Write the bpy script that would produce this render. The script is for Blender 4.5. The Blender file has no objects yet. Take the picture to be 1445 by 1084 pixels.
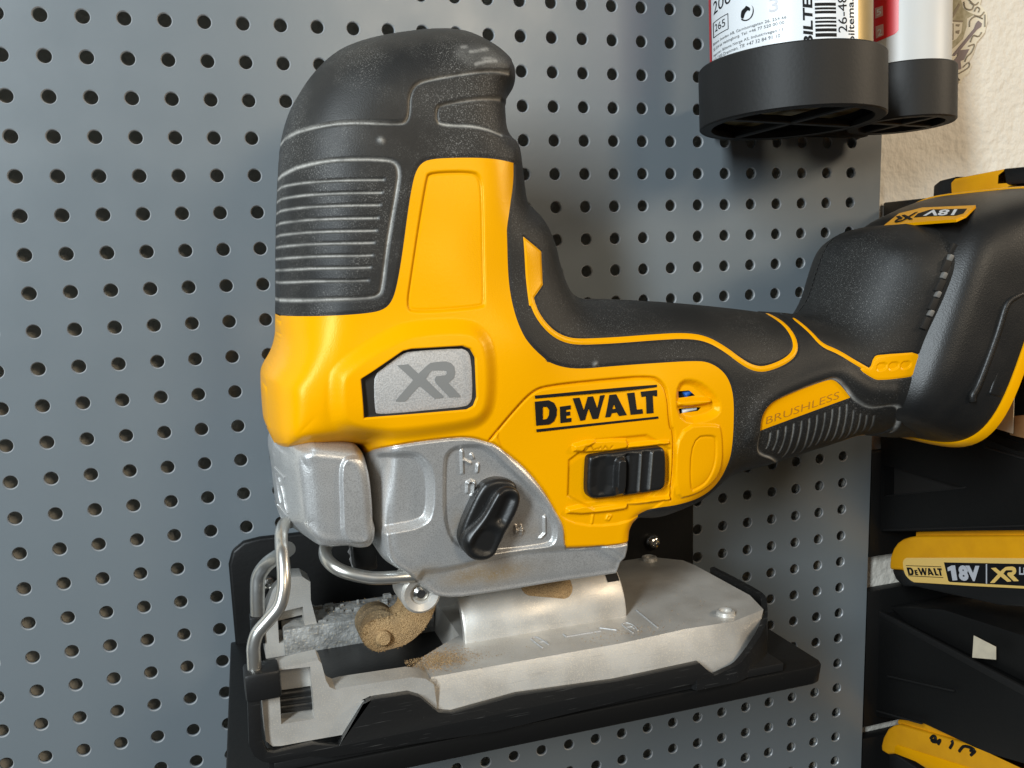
import bpy, bmesh, math, random
import numpy as np
from mathutils import Vector, Matrix, geometry

random.seed(7)
# ------------------------------------------------------------------ units and camera
S = 0.00084                      # metres per build unit (one pegboard pitch = 15 units = 12.6 mm)
scn = bpy.context.scene
R = np.array([[0.947724, -0.317151, -0.035126], [-0.085536, -0.146452, -0.985513], [0.307412, 0.936999, -0.165924]])
_u, _s, _v = np.linalg.svd(R); R = _u @ _v
CAM = np.array([60.492, -405.531, -114.477]); F = 1293.263; CX = 704.48; CY = 588.67

cam_d = bpy.data.cameras.new('camera'); cam = bpy.data.objects.new('camera', cam_d)
scn.collection.objects.link(cam); scn.camera = cam
cam_d.sensor_fit = 'HORIZONTAL'; cam_d.sensor_width = 36; cam_d.lens = F / 1445 * 36
cam_d.shift_x = (722.5 - CX) / 1445; cam_d.shift_y = (CY - 542) / 1445
cam_d.clip_start = 0.01; cam_d.clip_end = 50
M = Matrix.Identity(4)
for i in range(3):
    M[i][0] = R[0][i]; M[i][1] = -R[1][i]; M[i][2] = -R[2][i]; M[i][3] = CAM[i] * S
cam.matrix_world = M

# ------------------------------------------------------------------ light: a room, a cool window on the left, a warm lamp upper right
w = bpy.data.worlds.new('World'); scn.world = w; w.use_nodes = True
bg = w.node_tree.nodes['Background']; bg.inputs[0].default_value = (0.80, 0.84, 0.90, 1); bg.inputs[1].default_value = 0.05
def area(name, loc, target, sx, sy, watts, col):
    l = bpy.data.lights.new(name, 'AREA'); l.shape = 'RECTANGLE'; l.size = sx; l.size_y = sy; l.energy = watts; l.color = col
    o = bpy.data.objects.new(name, l); scn.collection.objects.link(o)
    o.location = loc; d = Vector(target) - Vector(loc); o.rotation_euler = d.to_track_quat('-Z', 'Y').to_euler()
    return o
TGT = (0.17, -0.06, -0.13)
area('window_light', (-0.50, -0.72, 0.26), (0.05, -0.06, -0.13), 0.12, 0.48, 13.2, (0.84, 0.94, 1.0))
area('room_light', (0.44, -1.02, 0.27), TGT, 0.26, 0.20, 2.6, (1.0, 0.85, 0.64))
area('lamp_light', (0.98, -0.46, 0.22), TGT, 0.10, 0.10, 3.0, (1.0, 0.82, 0.60))
scn.view_settings.view_transform = 'Standard'; scn.view_settings.look = 'None'
scn.view_settings.exposure = 0.0; scn.view_settings.gamma = 1.0
scn.view_settings.use_curve_mapping = False

# ------------------------------------------------------------------ pixel of the photograph -> place on a plane
def _ray(x, y): return R.T @ np.array([(x - CX) / F, (y - CY) / F, 1.0])
def at(x, y, Y): d = _ray(x, y); return CAM + d * (Y - CAM[1]) / d[1]
def atZ(x, y, Z): d = _ray(x, y); return CAM + d * (Z - CAM[2]) / d[2]
def atX(x, y, X): d = _ray(x, y); return CAM + d * (X - CAM[0]) / d[0]
def zoom(ox, oy, s): return lambda *p: [(ox + u / s, oy + v / s) for u, v in p]
z1 = zoom(360, 30, 3.44); z2 = zoom(360, 330, 3.44); z3 = zoom(340, 600, 3.44); z4 = zoom(310, 780, 3.44)
z5 = zoom(680, 480, 3.44); z6 = zoom(700, 740, 2.949); z7 = zoom(720, 280, 3.44); z8 = zoom(1025, 220, 3.44)
zb = zoom(1025, 500, 3.44)
q1 = zoom(740, 520, 4.8167); q2 = zoom(600, 620, 6.568); q3 = zoom(500, 470, 7.225); q4 = zoom(1060, 520, 6.568)
q5 = zoom(1220, 440, 5.422); q6 = zoom(480, 760, 6.568); q7 = zoom(340, 720, 7.225); q8 = zoom(310, 930, 6.568)
q9 = zoom(370, 600, 8.028); q10 = zoom(720, 800, 6.568); q11 = zoom(660, 844, 4.516)
c1 = zoom(1000, 0, 8.03); c2 = zoom(1140, 0, 8.03); c3 = zoom(1280, 0, 8.74)
b1 = zoom(1245, 740, 7.225); b2 = zoom(1220, 960, 6.422)
px = lambda *p: list(p)

# ------------------------------------------------------------------ materials
def mat(name, col, rough=0.5, metal=0.0, bump=0.0, bscale=1.5, speck=0.0, scol=(0.6, 0.6, 0.58), sthr=0.66, sscale=1.2,
        tint=0.0, tcol=None, tscale=14.0, dust=None, spec=0.5, coat=0.0, bdist=0.0003, rvar=0.0, streak=0.0, skcol=(0.3, 0.3, 0.3), skdir=(0.03, 1, 1), patch=0.0):
    """bscale, sscale, tscale: feature sizes in build units."""
    m = bpy.data.materials.new(name); m.use_nodes = True
    nt = m.node_tree; N = nt.nodes; L = nt.links
    b = N['Principled BSDF']; b.inputs['Roughness'].default_value = rough; b.inputs['Metallic'].default_value = metal
    b.inputs['Specular IOR Level'].default_value = spec; b.inputs['Coat Weight'].default_value = coat
    b.inputs['Base Color'].default_value = (*col, 1)
    tc = N.new('ShaderNodeTexCoord')
    def noise(size, detail=2.0, rough_=0.5):
        n = N.new('ShaderNodeTexNoise'); n.inputs['Scale'].default_value = 1.0 / (size * S); n.inputs['Detail'].default_value = detail
        n.inputs['Roughness'].default_value = rough_
        L.new(tc.outputs['Object'], n.inputs['Vector']); return n.outputs['Fac']
    def mix(fac, a, bcol):
        x = N.new('ShaderNodeMix'); x.data_type = 'RGBA'
        L.new(fac, x.inputs[0])
        if hasattr(a, 'links'): L.new(a, x.inputs[6])
        else: x.inputs[6].default_value = (*a, 1)
        x.inputs[7].default_value = (*bcol, 1); return x.outputs[2]
    def ramp(fac, lo, hi, mx=1.0):
        r = N.new('ShaderNodeMapRange'); r.inputs[1].default_value = lo; r.inputs[2].default_value = hi; r.inputs[4].default_value = mx
        L.new(fac, r.inputs[0]); return r.outputs[0]
    c = None
    if tint > 0:
        c = mix(ramp(noise(tscale, 4.0), 0.40, 0.68, tint), col, tcol or tuple(x * 0.8 for x in col))
    if streak > 0:
        mp = N.new('ShaderNodeMapping'); mp.inputs['Scale'].default_value = skdir; L.new(tc.outputs['Object'], mp.inputs['Vector'])
        sn = N.new('ShaderNodeTexNoise'); sn.inputs['Scale'].default_value = 1.0 / (0.5 * S); sn.inputs['Detail'].default_value = 3.0
        L.new(mp.outputs['Vector'], sn.inputs['Vector'])
        c = mix(ramp(sn.outputs['Fac'], 0.64, 0.71, streak), c if c is not None else col, skcol)
    if speck > 0:
        sf = ramp(noise(sscale, 3.0, 0.7), sthr, sthr + 0.10, speck)
        if patch > 0:
            pm_ = N.new('ShaderNodeMath'); pm_.operation = 'MULTIPLY'; L.new(sf, pm_.inputs[0]); L.new(ramp(noise(patch, 3.0), 0.40, 0.66), pm_.inputs[1]); sf = pm_.outputs[0]
        c = mix(sf, c if c is not None else col, scol)
    if dust is not None:
        a = N.new('ShaderNodeAttribute'); a.attribute_name = 'dust'
        mm = N.new('ShaderNodeMath'); mm.operation = 'MULTIPLY'
        L.new(a.outputs['Fac'], mm.inputs[0]); pm = N.new('ShaderNodeMath'); pm.operation = 'MULTIPLY'; L.new(ramp(noise(0.7, 4.0, 0.65), 0.26, 0.52, 0.95), pm.inputs[0]); L.new(ramp(noise(9, 3.0), 0.28, 0.58), pm.inputs[1]); pm2 = N.new('ShaderNodeMath'); pm2.operation = 'MULTIPLY_ADD'; pm2.inputs[1].default_value = 0.65; pm2.inputs[2].default_value = 0.30; L.new(pm.outputs[0], pm2.inputs[0]); L.new(pm2.outputs[0], mm.inputs[1])
        c = mix(mm.outputs[0], c if c is not None else col, dust)
    if c is not None: L.new(c, b.inputs['Base Color'])
    if rvar > 0:
        L.new(ramp(noise(20, 4.0), 0.3, 0.7, 1.0), (rr := N.new('ShaderNodeMapRange')).inputs[0])
        rr.inputs[3].default_value = rough - rvar; rr.inputs[4].default_value = rough + rvar
        L.new(rr.outputs[0], b.inputs['Roughness'])
    if bump > 0:
        bp = N.new('ShaderNodeBump'); bp.inputs['Strength'].default_value = bump; bp.inputs['Distance'].default_value = bdist
        L.new(noise(bscale, 2.0), bp.inputs['Height']); L.new(bp.outputs[0], b.inputs['Normal'])
    return m
YEL = (0.87, 0.385, 0.0)
m_yel = mat('yellow_plastic', YEL, 0.31, bump=0.4, bscale=0.5, bdist=0.0001, tint=0.25, tcol=(0.83, 0.345, 0.0), tscale=30, speck=0.35, scol=(0.30, 0.12, 0.005), sthr=0.735, sscale=0.8, dust=(0.36, 0.13, 0.0), spec=0.30)
m_yel.node_tree.nodes['Principled BSDF'].inputs['Specular Tint'].default_value = (1, 0.80, 0.30, 1)
m_yel2 = mat('yellow_battery_plastic', (0.80, 0.36, 0.004), 0.45, bump=0.2, bscale=0.8, bdist=0.0001, tint=0.4, tcol=(0.6, 0.24, 0.004), speck=0.3, scol=(0.2, 0.09, 0.01), sthr=0.68)
m_rub = mat('black_rubber', (0.013, 0.013, 0.0128), 0.52, bump=0.40, bscale=0.45, bdist=0.0002, speck=0.6, scol=(0.30, 0.295, 0.28), sthr=0.575, sscale=0.40, patch=26, dust=(0.52, 0.50, 0.46), tint=0.4, tcol=(0.022, 0.021, 0.019), tscale=25, spec=0.36)
m_cap = mat('dusty_black_rubber', (0.014, 0.0138, 0.0135), 0.52, bump=0.45, bscale=0.45, bdist=0.0002, speck=0.75, scol=(0.30, 0.29, 0.27), sthr=0.55, sscale=0.40, patch=22, dust=(0.52, 0.50, 0.46), tint=0.6, tcol=(0.030, 0.028, 0.025), tscale=22, spec=0.36)
m_foot = mat('black_foot_plastic', (0.010, 0.010, 0.010), 0.40, spec=0.42, bump=0.35, bscale=0.6, bdist=0.0002, speck=0.10, scol=(0.2, 0.19, 0.17), sthr=0.68, sscale=1.2, tint=0.5, tcol=(0.022, 0.020, 0.018), dust=(0.40, 0.40, 0.38))
m_blk = mat('black_plastic', (0.010, 0.010, 0.010), 0.38, bump=0.15, bscale=1.5, speck=0.25, scol=(0.25, 0.25, 0.23), sthr=0.70, sscale=1.3, dust=(0.4, 0.4, 0.38))
m_pla = mat('black_printed_plastic', (0.006, 0.0058, 0.0055), 0.48, spec=0.35, bump=0.2, bscale=2.0, speck=0.15, sthr=0.72, scol=(0.3, 0.3, 0.28))
m_cup = mat('black_cup_plastic', (0.011, 0.0105, 0.0100), 0.55, bump=0.15, bscale=1.6, spec=0.35)
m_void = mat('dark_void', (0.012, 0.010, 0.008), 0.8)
m_alu = mat('cast_silver', (0.64, 0.64, 0.635), 0.39, 0.66, bump=0.45, bscale=0.42, bdist=0.00014, speck=0.6, scol=(0.36, 0.355, 0.35), sthr=0.48, sscale=0.38, dust=(0.50, 0.37, 0.22), tint=0.35, tcol=(0.46, 0.45, 0.43), tscale=12)
m_xr = mat('silver_plate', (0.52, 0.51, 0.50), 0.48, 0.35, bump=0.5, bscale=0.5, bdist=0.0002, speck=0.7, scol=(0.36, 0.355, 0.35), sthr=0.46, sscale=0.5)
m_shoe = mat('dusty_cast_aluminium', (0.60, 0.58, 0.545), 0.42, 0.45, bump=0.25, bscale=0.5, bdist=0.00014, speck=0.65, scol=(0.72, 0.65, 0.54), sthr=0.52, sscale=0.5, tint=0.65, tcol=(0.42, 0.39, 0.35), tscale=14, rvar=0.10, streak=0.5, skcol=(0.40, 0.385, 0.36))
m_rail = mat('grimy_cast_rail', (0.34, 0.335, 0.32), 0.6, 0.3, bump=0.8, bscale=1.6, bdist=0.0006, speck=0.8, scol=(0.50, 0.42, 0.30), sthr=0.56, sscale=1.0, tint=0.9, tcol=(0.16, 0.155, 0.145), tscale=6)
m_zinc = mat('zinc_wire', (0.62, 0.62, 0.60), 0.32, 0.90, bump=0.1, bscale=3, tint=0.5, tcol=(0.52, 0.47, 0.38), tscale=7)
m_saw = mat('sawdust', (0.50, 0.33, 0.165), 0.9, bump=1.0, bscale=0.45, bdist=0.0006, speck=0.75, scol=(0.24, 0.15, 0.07), sthr=0.50, sscale=0.5, spec=0.1, tint=0.6, tcol=(0.36, 0.24, 0.13), tscale=4)
m_board = mat('grey_powder_coat', (0.160, 0.184, 0.200), 0.33, 0.0, bump=0.06, bscale=3.2, bdist=0.0003, speck=0.25, scol=(0.20, 0.22, 0.24), sthr=0.72, sscale=1.0, tint=0.20, tcol=(0.175, 0.19, 0.205), tscale=60, spec=0.7, rvar=0.03)
m_wall = mat('white_plaster', (0.79, 0.74, 0.65), 0.9, bump=0.9, bscale=5.0, bdist=0.0012, tint=0.5, tcol=(0.68, 0.62, 0.53), tscale=40)
m_rim = mat('hole_edge_highlight', (0.44, 0.45, 0.46), 0.35, 0.3)  # paler than the sheet: highlight on the hole bevels put into the colour
m_chr = mat('steel_screw', (0.62, 0.60, 0.56), 0.22, 1.0)
m_white = mat('white_label', (0.78, 0.80, 0.82), 0.35, spec=0.4)
m_vent_hl = mat('vent_highlight_grey', (0.16, 0.155, 0.145), 0.5, speck=0.4)  # light grey paints the rubber's highlight between the vent slots
m_wheel = mat('grimy_roller', (0.22, 0.155, 0.085), 0.65, 0.25, bump=0.6, bscale=0.8, speck=0.8, scol=(0.48, 0.33, 0.17), sthr=0.52, sscale=0.7)
m_over = mat('scuffed_black_plastic', (0.010, 0.010, 0.010), 0.36, bump=0.15, bscale=1.5, speck=0.4, scol=(0.30, 0.29, 0.27), sthr=0.67, sscale=0.7, streak=0.28, skcol=(0.20, 0.195, 0.185))
m_print = mat('dark_print', (0.008, 0.008, 0.009), 0.6, spec=0.2)
m_grey = mat('grey_print', (0.20, 0.20, 0.195), 0.5)
m_lgrey = mat('silver_print', (0.55, 0.55, 0.58), 0.45)
m_red = mat('red_label', (0.72, 0.012, 0.022), 0.35)
m_pink = mat('pale_red_print', (0.72, 0.38, 0.36), 0.4)
m_lbl = mat('gold_label', (0.86, 0.56, 0.16), 0.4)
m_gold = mat('worn_brass', (0.36, 0.27, 0.12), 0.4, 0.7)
m_can = mat('frosted_can', (0.60, 0.60, 0.585), 0.45, 0.0, tint=0.3, tcol=(0.6, 0.58, 0.54), tscale=10)
m_blue = mat('blue_wire', (0.02, 0.14, 0.55), 0.4)
m_cream = mat('cream_paper_lit_gap', (0.70, 0.60, 0.44), 0.8, tint=0.5, tcol=(0.5, 0.43, 0.33), tscale=6)
m_wood = mat('brown_wood', (0.34, 0.18, 0.07), 0.6, tint=0.6, tcol=(0.25, 0.12, 0.045), tscale=8)
m_ink = mat('sepia_ink', (0.30, 0.25, 0.18), 0.8)
m_olive = mat('olive_ink', (0.36, 0.32, 0.20), 0.8, tint=0.8, tcol=(0.55, 0.50, 0.36), tscale=3)
m_violet = mat('violet_ink', (0.25, 0.20, 0.20), 0.8)

# ------------------------------------------------------------------ object helpers
def thing(name, label, cat, base, group=None):
    o = bpy.data.objects.new(name, None); scn.collection.objects.link(o); o.empty_display_size = 0.02
    o.location = np.array(base) * S; o['label'] = label; o['category'] = cat
    if group: o['group'] = group
    o['base'] = [float(x) for x in base]
    return o
def _origin(parent):
    p = parent
    while p is not None and 'base' not in p.keys(): p = p.parent
    return np.array(p['base']) if p is not None else np.zeros(3)
def link(name, me, m, parent):
    o = bpy.data.objects.new(name, me); scn.collection.objects.link(o)
    if parent is not None: o.parent = parent
    for x in (m if isinstance(m, (list, tuple)) else [m]): me.materials.append(x)
    return o
def mesh(name, V, T, m, parent=None, smooth=True, angle=None, dust=None, matidx=None):
    V = (np.asarray(V, float) - _origin(parent)) * S
    me = bpy.data.meshes.new(name)
    if isinstance(T, np.ndarray) and T.ndim == 2 and T.shape[1] == 3:
        n = len(T); me.vertices.add(len(V)); me.vertices.foreach_set('co', V.ravel())
        me.loops.add(n * 3); me.loops.foreach_set('vertex_index', T.astype(np.int32).ravel())
        me.polygons.add(n); me.polygons.foreach_set('loop_start', np.arange(0, n * 3, 3, dtype=np.int32))
        me.update(calc_edges=True); me.validate()
    else:
        me.from_pydata([tuple(v) for v in V], [], [tuple(int(i) for i in f) for f in T]); me.update()
    if dust is not None and len(dust) == len(me.vertices):
        a = me.attributes.new('dust', 'FLOAT', 'POINT'); a.data.foreach_set('value', np.asarray(dust, np.float32))
    if smooth: me.shade_smooth()
    if angle is not None: me.set_sharp_from_angle(angle=math.radians(angle))
    if matidx is not None: me.polygons.foreach_set('material_index', np.asarray(matidx, np.int32))
    return link(name, me, m, parent)
def from_bm(name, bm, m, parent=None, angle=35, smooth=True):
    o0 = _origin(parent)
    bmesh.ops.recalc_face_normals(bm, faces=bm.faces)
    for v in bm.verts: v.co = (v.co - Vector(o0)) * S
    me = bpy.data.meshes.new(name); bm.to_mesh(me); bm.free()
    if smooth: me.shade_smooth(); me.set_sharp_from_angle(angle=math.radians(angle))
    return link(name, me, m, parent)
def prism(name, loop, vec, m, parent=None, bev=0.0, seg=2, angle=35, bm=None):
    """extrude a planar loop of 3-D points along vec, all edges bevelled"""
    own = bm is None
    if own: bm = bmesh.new()
    vs = [bm.verts.new(Vector(p)) for p in loop]; n = len(vs)
    vt = [bm.verts.new(Vector(p) + Vector(vec)) for p in loop]
    fs = [bm.faces.new(vs), bm.faces.new(vt[::-1])]
    for i in range(n): fs.append(bm.faces.new([vs[i], vt[i], vt[(i + 1) % n], vs[(i + 1) % n]]))
    bmesh.ops.recalc_face_normals(bm, faces=fs)
    if bev > 0:
        es = set()
        for f in fs[:2]: es.update(f.edges)
        for f in fs[2:]:
            for e in f.edges:
                if len(e.link_faces) == 2 and e.calc_face_angle(0) > 0.6: es.add(e)
        bmesh.ops.bevel(bm, geom=list(es), offset=bev, segments=seg, affect='EDGES', profile=0.5, clamp_overlap=True)
    return from_bm(name, bm, m, parent, angle) if own else bm
def box(name, lo, hi, m, parent=None, bev=0.5, seg=2, bm=None):
    x0, y0, z0 = lo; x1, y1, z1_ = hi
    return prism(name, [(x0, y0, z0), (x1, y0, z0), (x1, y0, z1_), (x0, y0, z1_)], (0, y1 - y0, 0), m, parent, bev, seg, bm=bm)
def holed(name, loops, vec, m, parent=None):
    """flat plate with holes: first loop outer, others holes; extruded along vec"""
    vec = np.array(vec, float); V = []; Fc = []; off = []
    for l in loops: off.append(len(V)); V += [np.array(p, float) for p in l]
    n = len(V); tri = geometry.tessellate_polygon([[Vector(p) for p in l] for l in loops])
    V2 = V + [p + vec for p in V]
    bm = bmesh.new(); bv = [bm.verts.new(p) for p in V2]
    def face(ix):
        try: bm.faces.new([bv[i] for i in ix])
        except ValueError: pass
    for t in tri: face(t); face([i + n for i in t][::-1])
    for o, l in zip(off, loops):
        k = len(l)
        for i in range(k): a, b = o + i, o + (i + 1) % k; face([a, b, b + n, a + n])
    return from_bm(name, bm, m, parent, 30)
def catmull(P, n=6, closed=False):
    P = np.asarray(P, float); out = []; k = len(P)
    for i in range(k if closed else k - 1):
        if closed: p0, p1, p2, p3 = P[i - 1], P[i], P[(i + 1) % k], P[(i + 2) % k]
        else: p0, p1, p2, p3 = P[max(i - 1, 0)], P[i], P[i + 1], P[min(i + 2, k - 1)]
        for t in np.arange(n) / n:
            out.append(0.5 * (2 * p1 + (p2 - p0) * t + (2 * p0 - 5 * p1 + 4 * p2 - p3) * t * t + (3 * p1 - p0 - 3 * p2 + p3) * t ** 3))
    if not closed: out.append(P[-1])
    return np.array(out)
def chaikin(P, it=2, closed=True):
    P = np.asarray(P, float)
    for _ in range(it):
        if closed: Q = np.roll(P, -1, 0); a = .75 * P + .25 * Q; b = .25 * P + .75 * Q; P = np.stack([a, b], 1).reshape(-1, P.shape[1])
        else:
            a = .75 * P[:-1] + .25 * P[1:]; b = .25 * P[:-1] + .75 * P[1:]
            P = np.vstack([P[:1], np.stack([a, b], 1).reshape(-1, P.shape[1]), P[-1:]])
    return P
def tube(name, pts, r, m, parent=None, n=6, segs=14, flat=None):
    P = catmull(pts, n); k = len(P); V = []; Fc = []
    T = np.gradient(P, axis=0); T /= np.linalg.norm(T, axis=1)[:, None]
    up = np.array([0.13, 1, 0.21]); A = np.cross(T[0], up); A /= np.linalg.norm(A)
    for i in range(k):
        A = A - T[i] * (A @ T[i]); A /= np.linalg.norm(A); B = np.cross(T[i], A)
        rr = r[min(i, len(r) - 1)] if hasattr(r, '__len__') else r
        for j in range(segs):
            t = 2 * math.pi * j / segs; V.append(P[i] + rr * (A * math.cos(t) + B * math.sin(t)))
    for i in range(k - 1):
        for j in range(segs):
            a = i * segs + j; b = i * segs + (j + 1) % segs; Fc.append((a, b, b + segs, a + segs))
    Fc.append(tuple(range(segs))[::-1]); Fc.append(tuple(range((k - 1) * segs, k * segs)))
    return mesh(name, V, Fc, m, parent, True, 50)
def lathe(name, prof, c, axis, m, parent=None, segs=40, angle=35, a0=0.0, a1=2 * math.pi):
    """prof: (radius, height along axis)"""
    axis = np.array(axis, float); axis /= np.linalg.norm(axis)
    A = np.cross(axis, [0.3, 0.2, 1.0] if abs(axis[2]) < 0.9 else [1, 0, 0]); A /= np.linalg.norm(A); B = np.cross(axis, A)
    V = []; Fc = []; n = len(prof)
    for j in range(segs):
        t = 2 * math.pi * j / segs; d = A * math.cos(t) + B * math.sin(t)
        for r, h in prof: V.append(np.array(c) + d * r + axis * h)
    for j in range(segs):
        for i in range(n - 1):
            a = j * n + i; b = ((j + 1) % segs) * n + i; Fc.append((a, b, b + 1, a + 1))
    bm = bmesh.new(); bv = [bm.verts.new(v) for v in V]
    for f in Fc: bm.faces.new([bv[i] for i in f])
    bmesh.ops.remove_doubles(bm, verts=bm.verts, dist=1e-4)
    return from_bm(name, bm, m, parent, angle)
def text2d(s, bold=0.0, shear=0.0, spacing=1.0):
    cu = bpy.data.curves.new('lettering', 'FONT'); cu.body = s; cu.offset = bold; cu.shear = shear; cu.resolution_u = 3; cu.space_character = spacing
    ob = bpy.data.objects.new('lettering', cu); scn.collection.objects.link(ob)
    bpy.context.view_layer.update()
    me = bpy.data.meshes.new_from_object(ob.evaluated_get(bpy.context.evaluated_depsgraph_get()))
    V = np.array([v.co[:2] for v in me.vertices]); T = [tuple(p.vertices) for p in me.polygons]
    bpy.data.objects.remove(ob); bpy.data.curves.remove(cu); bpy.data.meshes.remove(me)
    V = (V - V.min(0)) / (V.max(0) - V.min(0)); return V, T
def text(name, s, p0, p1, p2, m, parent, bold=0.02, shear=0.0, lift=0.15, wrap=None):
    """print s so that its box has corners p0 (lower left), p1 (lower right), p2 (upper left); wrap maps (u,v) to 3-D instead"""
    V, T = text2d(s, bold, shear)
    if wrap: P = [wrap(u, v) for u, v in V]
    else:
        p0, p1, p2 = map(np.array, (p0, p1, p2)); n = np.cross(p1 - p0, p2 - p0); n = n / np.linalg.norm(n)
        P = p0 + V[:, :1] * (p1 - p0) + V[:, 1:] * (p2 - p0) + n * lift
    return mesh(name, P, T, m, parent, False)
def tess(loops):
    return geometry.tessellate_polygon([[Vector((p[0], p[1], 0)) for p in l] for l in loops])

# ------------------------------------------------------------------ relief fields: a height over the (X, Z) plane, cut into parts along drawn outlines
def seg_dist(X, Z, P, closed):
    P = np.asarray(P, float); Q = np.roll(P, -1, 0) if closed else P[1:]; A = P if closed else P[:-1]
    D = np.full(X.shape, 1e9)
    for (ax, az), (bx, bz) in zip(A, Q):
        dx, dz = bx - ax, bz - az; L2 = dx * dx + dz * dz + 1e-12
        t = np.clip(((X - ax) * dx + (Z - az) * dz) / L2, 0, 1)
        D = np.minimum(D, (X - ax - t * dx) ** 2 + (Z - az - t * dz) ** 2)
    return np.sqrt(D)
def inside(X, Z, P):
    P = np.asarray(P, float); r = np.zeros(X.shape, bool); n = len(P)
    for i in range(n):
        ax, az = P[i]; bx, bz = P[(i + 1) % n]
        if az == bz: continue
        c = ((az > Z) != (bz > Z)) & (X < (bx - ax) * (Z - az) / (bz - az) + ax); r ^= c
    return r
def smooth01(t): t = np.clip(t, 0, 1); return t * t * (3 - 2 * t)
class Field:
    def __init__(s, x0, x1, z0, z1_, res):
        s.x0, s.z0, s.res = x0, z0, res
        s.nx = int((x1 - x0) / res) + 2; s.nz = int((z1_ - z0) / res) + 2
        s.X, s.Z = np.meshgrid(x0 + np.arange(s.nx) * res, z0 + np.arange(s.nz) * res)
        s.H = np.zeros(s.X.shape); s.dust = np.zeros(s.X.shape)
    def win(s, P, m):
        P = np.asarray(P); i0 = max(int((P[:, 0].min() - m - s.x0) / s.res), 0); i1 = min(int((P[:, 0].max() + m - s.x0) / s.res) + 2, s.nx)
        j0 = max(int((P[:, 1].min() - m - s.z0) / s.res), 0); j1 = min(int((P[:, 1].max() + m - s.z0) / s.res) + 2, s.nz)
        return slice(j0, max(j1, j0)), slice(i0, max(i1, i0))
    def sd(s, P, m=8.0):
        out = np.full(s.X.shape, -float(m)); w_ = s.win(P, m)
        if out[w_].size == 0: return out
        X, Z = s.X[w_], s.Z[w_]; d = seg_dist(X, Z, P, True); out[w_] = np.where(inside(X, Z, P), d, -np.minimum(d, m)); return out
    def dist(s, P, m=5.0):
        out = np.full(s.X.shape, float(m)); w_ = s.win(P, m)
        if out[w_].size: out[w_] = np.minimum(seg_dist(s.X[w_], s.Z[w_], P, False), m)
        return out
    def groove(s, P, width, depth, dust=0.0, dw=1.0):
        d = s.dist(P, width * 4); g = np.exp(-(d / width) ** 2); s.H -= depth * g
        if dust: s.dust = np.maximum(s.dust, dust * np.exp(-(d / (width * dw)) ** 2))
    def panel(s, P, h, soft):
        s.H += h * smooth01((s.sd(P, soft * 2 + 2) + soft) / (2 * soft))
    def get(s, A, x, z):
        fx = np.clip((np.asarray(x, float) - s.x0) / s.res, 0, s.nx - 1.001); fz = np.clip((np.asarray(z, float) - s.z0) / s.res, 0, s.nz - 1.001)
        i = fx.astype(int); j = fz.astype(int); a = fx - i; b = fz - j
        return (A[j, i] * (1 - a) + A[j, i + 1] * a) * (1 - b) + (A[j + 1, i] * (1 - a) + A[j + 1, i + 1] * a) * b
    def cut(s, keep):
        k = np.where(np.abs(keep) < 1e-6, -1e-6, keep).ravel(); nx, nz = s.nx, s.nz
        idx = np.arange(nx * nz).reshape(nz, nx)
        a, b, c, d = idx[:-1, :-1].ravel(), idx[:-1, 1:].ravel(), idx[1:, :-1].ravel(), idx[1:, 1:].ravel()
        T = np.concatenate([np.stack([a, b, d], 1), np.stack([a, d, c], 1)])
        pos = k[T] > 0; n = pos.sum(1); full = T[n == 3]
        Xf = s.X.ravel(); Zf = s.Z.ravel(); Hf = s.H.ravel(); Df = s.dust.ravel()
        ea, eb, polys = [], [], []
        def roll(Tm, lone): 
            i = lone.argmax(1); r = np.arange(len(Tm)); return Tm[r, i], Tm[r, (i + 1) % 3], Tm[r, (i + 2) % 3]
        m1 = n == 1; v0, v1, v2 = roll(T[m1], pos[m1])
        m2 = n == 2; w0, w1, w2 = roll(T[m2], ~pos[m2])
        E = np.concatenate([np.stack([v0, v1], 1), np.stack([v0, v2], 1), np.stack([w0, w1], 1), np.stack([w0, w2], 1)])
        if len(E):
            E.sort(1); key = E[:, 0].astype(np.int64) * (nx * nz) + E[:, 1]; uq, inv = np.unique(key, return_inverse=True)
            p, q = uq // (nx * nz), uq % (nx * nz); t = k[p] / (k[p] - k[q])
            ex = lambda A: A[p] * (1 - t) + A[q] * t
            base = nx * nz; inv = inv + base; n1, n2 = len(v0), len(w0)
            e01, e02, f01, f02 = inv[:n1], inv[n1:2 * n1], inv[2 * n1:2 * n1 + n2], inv[2 * n1 + n2:]
            tri = np.concatenate([full, np.stack([v0, e01, e02], 1), np.stack([f01, w1, w2], 1), np.stack([f01, w2, f02], 1)])
            Xa, Za, Ha, Da = (np.concatenate([A, ex(A)]) for A in (Xf, Zf, Hf, Df))
        else: tri, Xa, Za, Ha, Da = full, Xf, Zf, Hf, Df
        used, inv = np.unique(tri, return_inverse=True)
        return Xa[used], Za[used], Ha[used], Da[used], inv.reshape(-1, 3)

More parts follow.
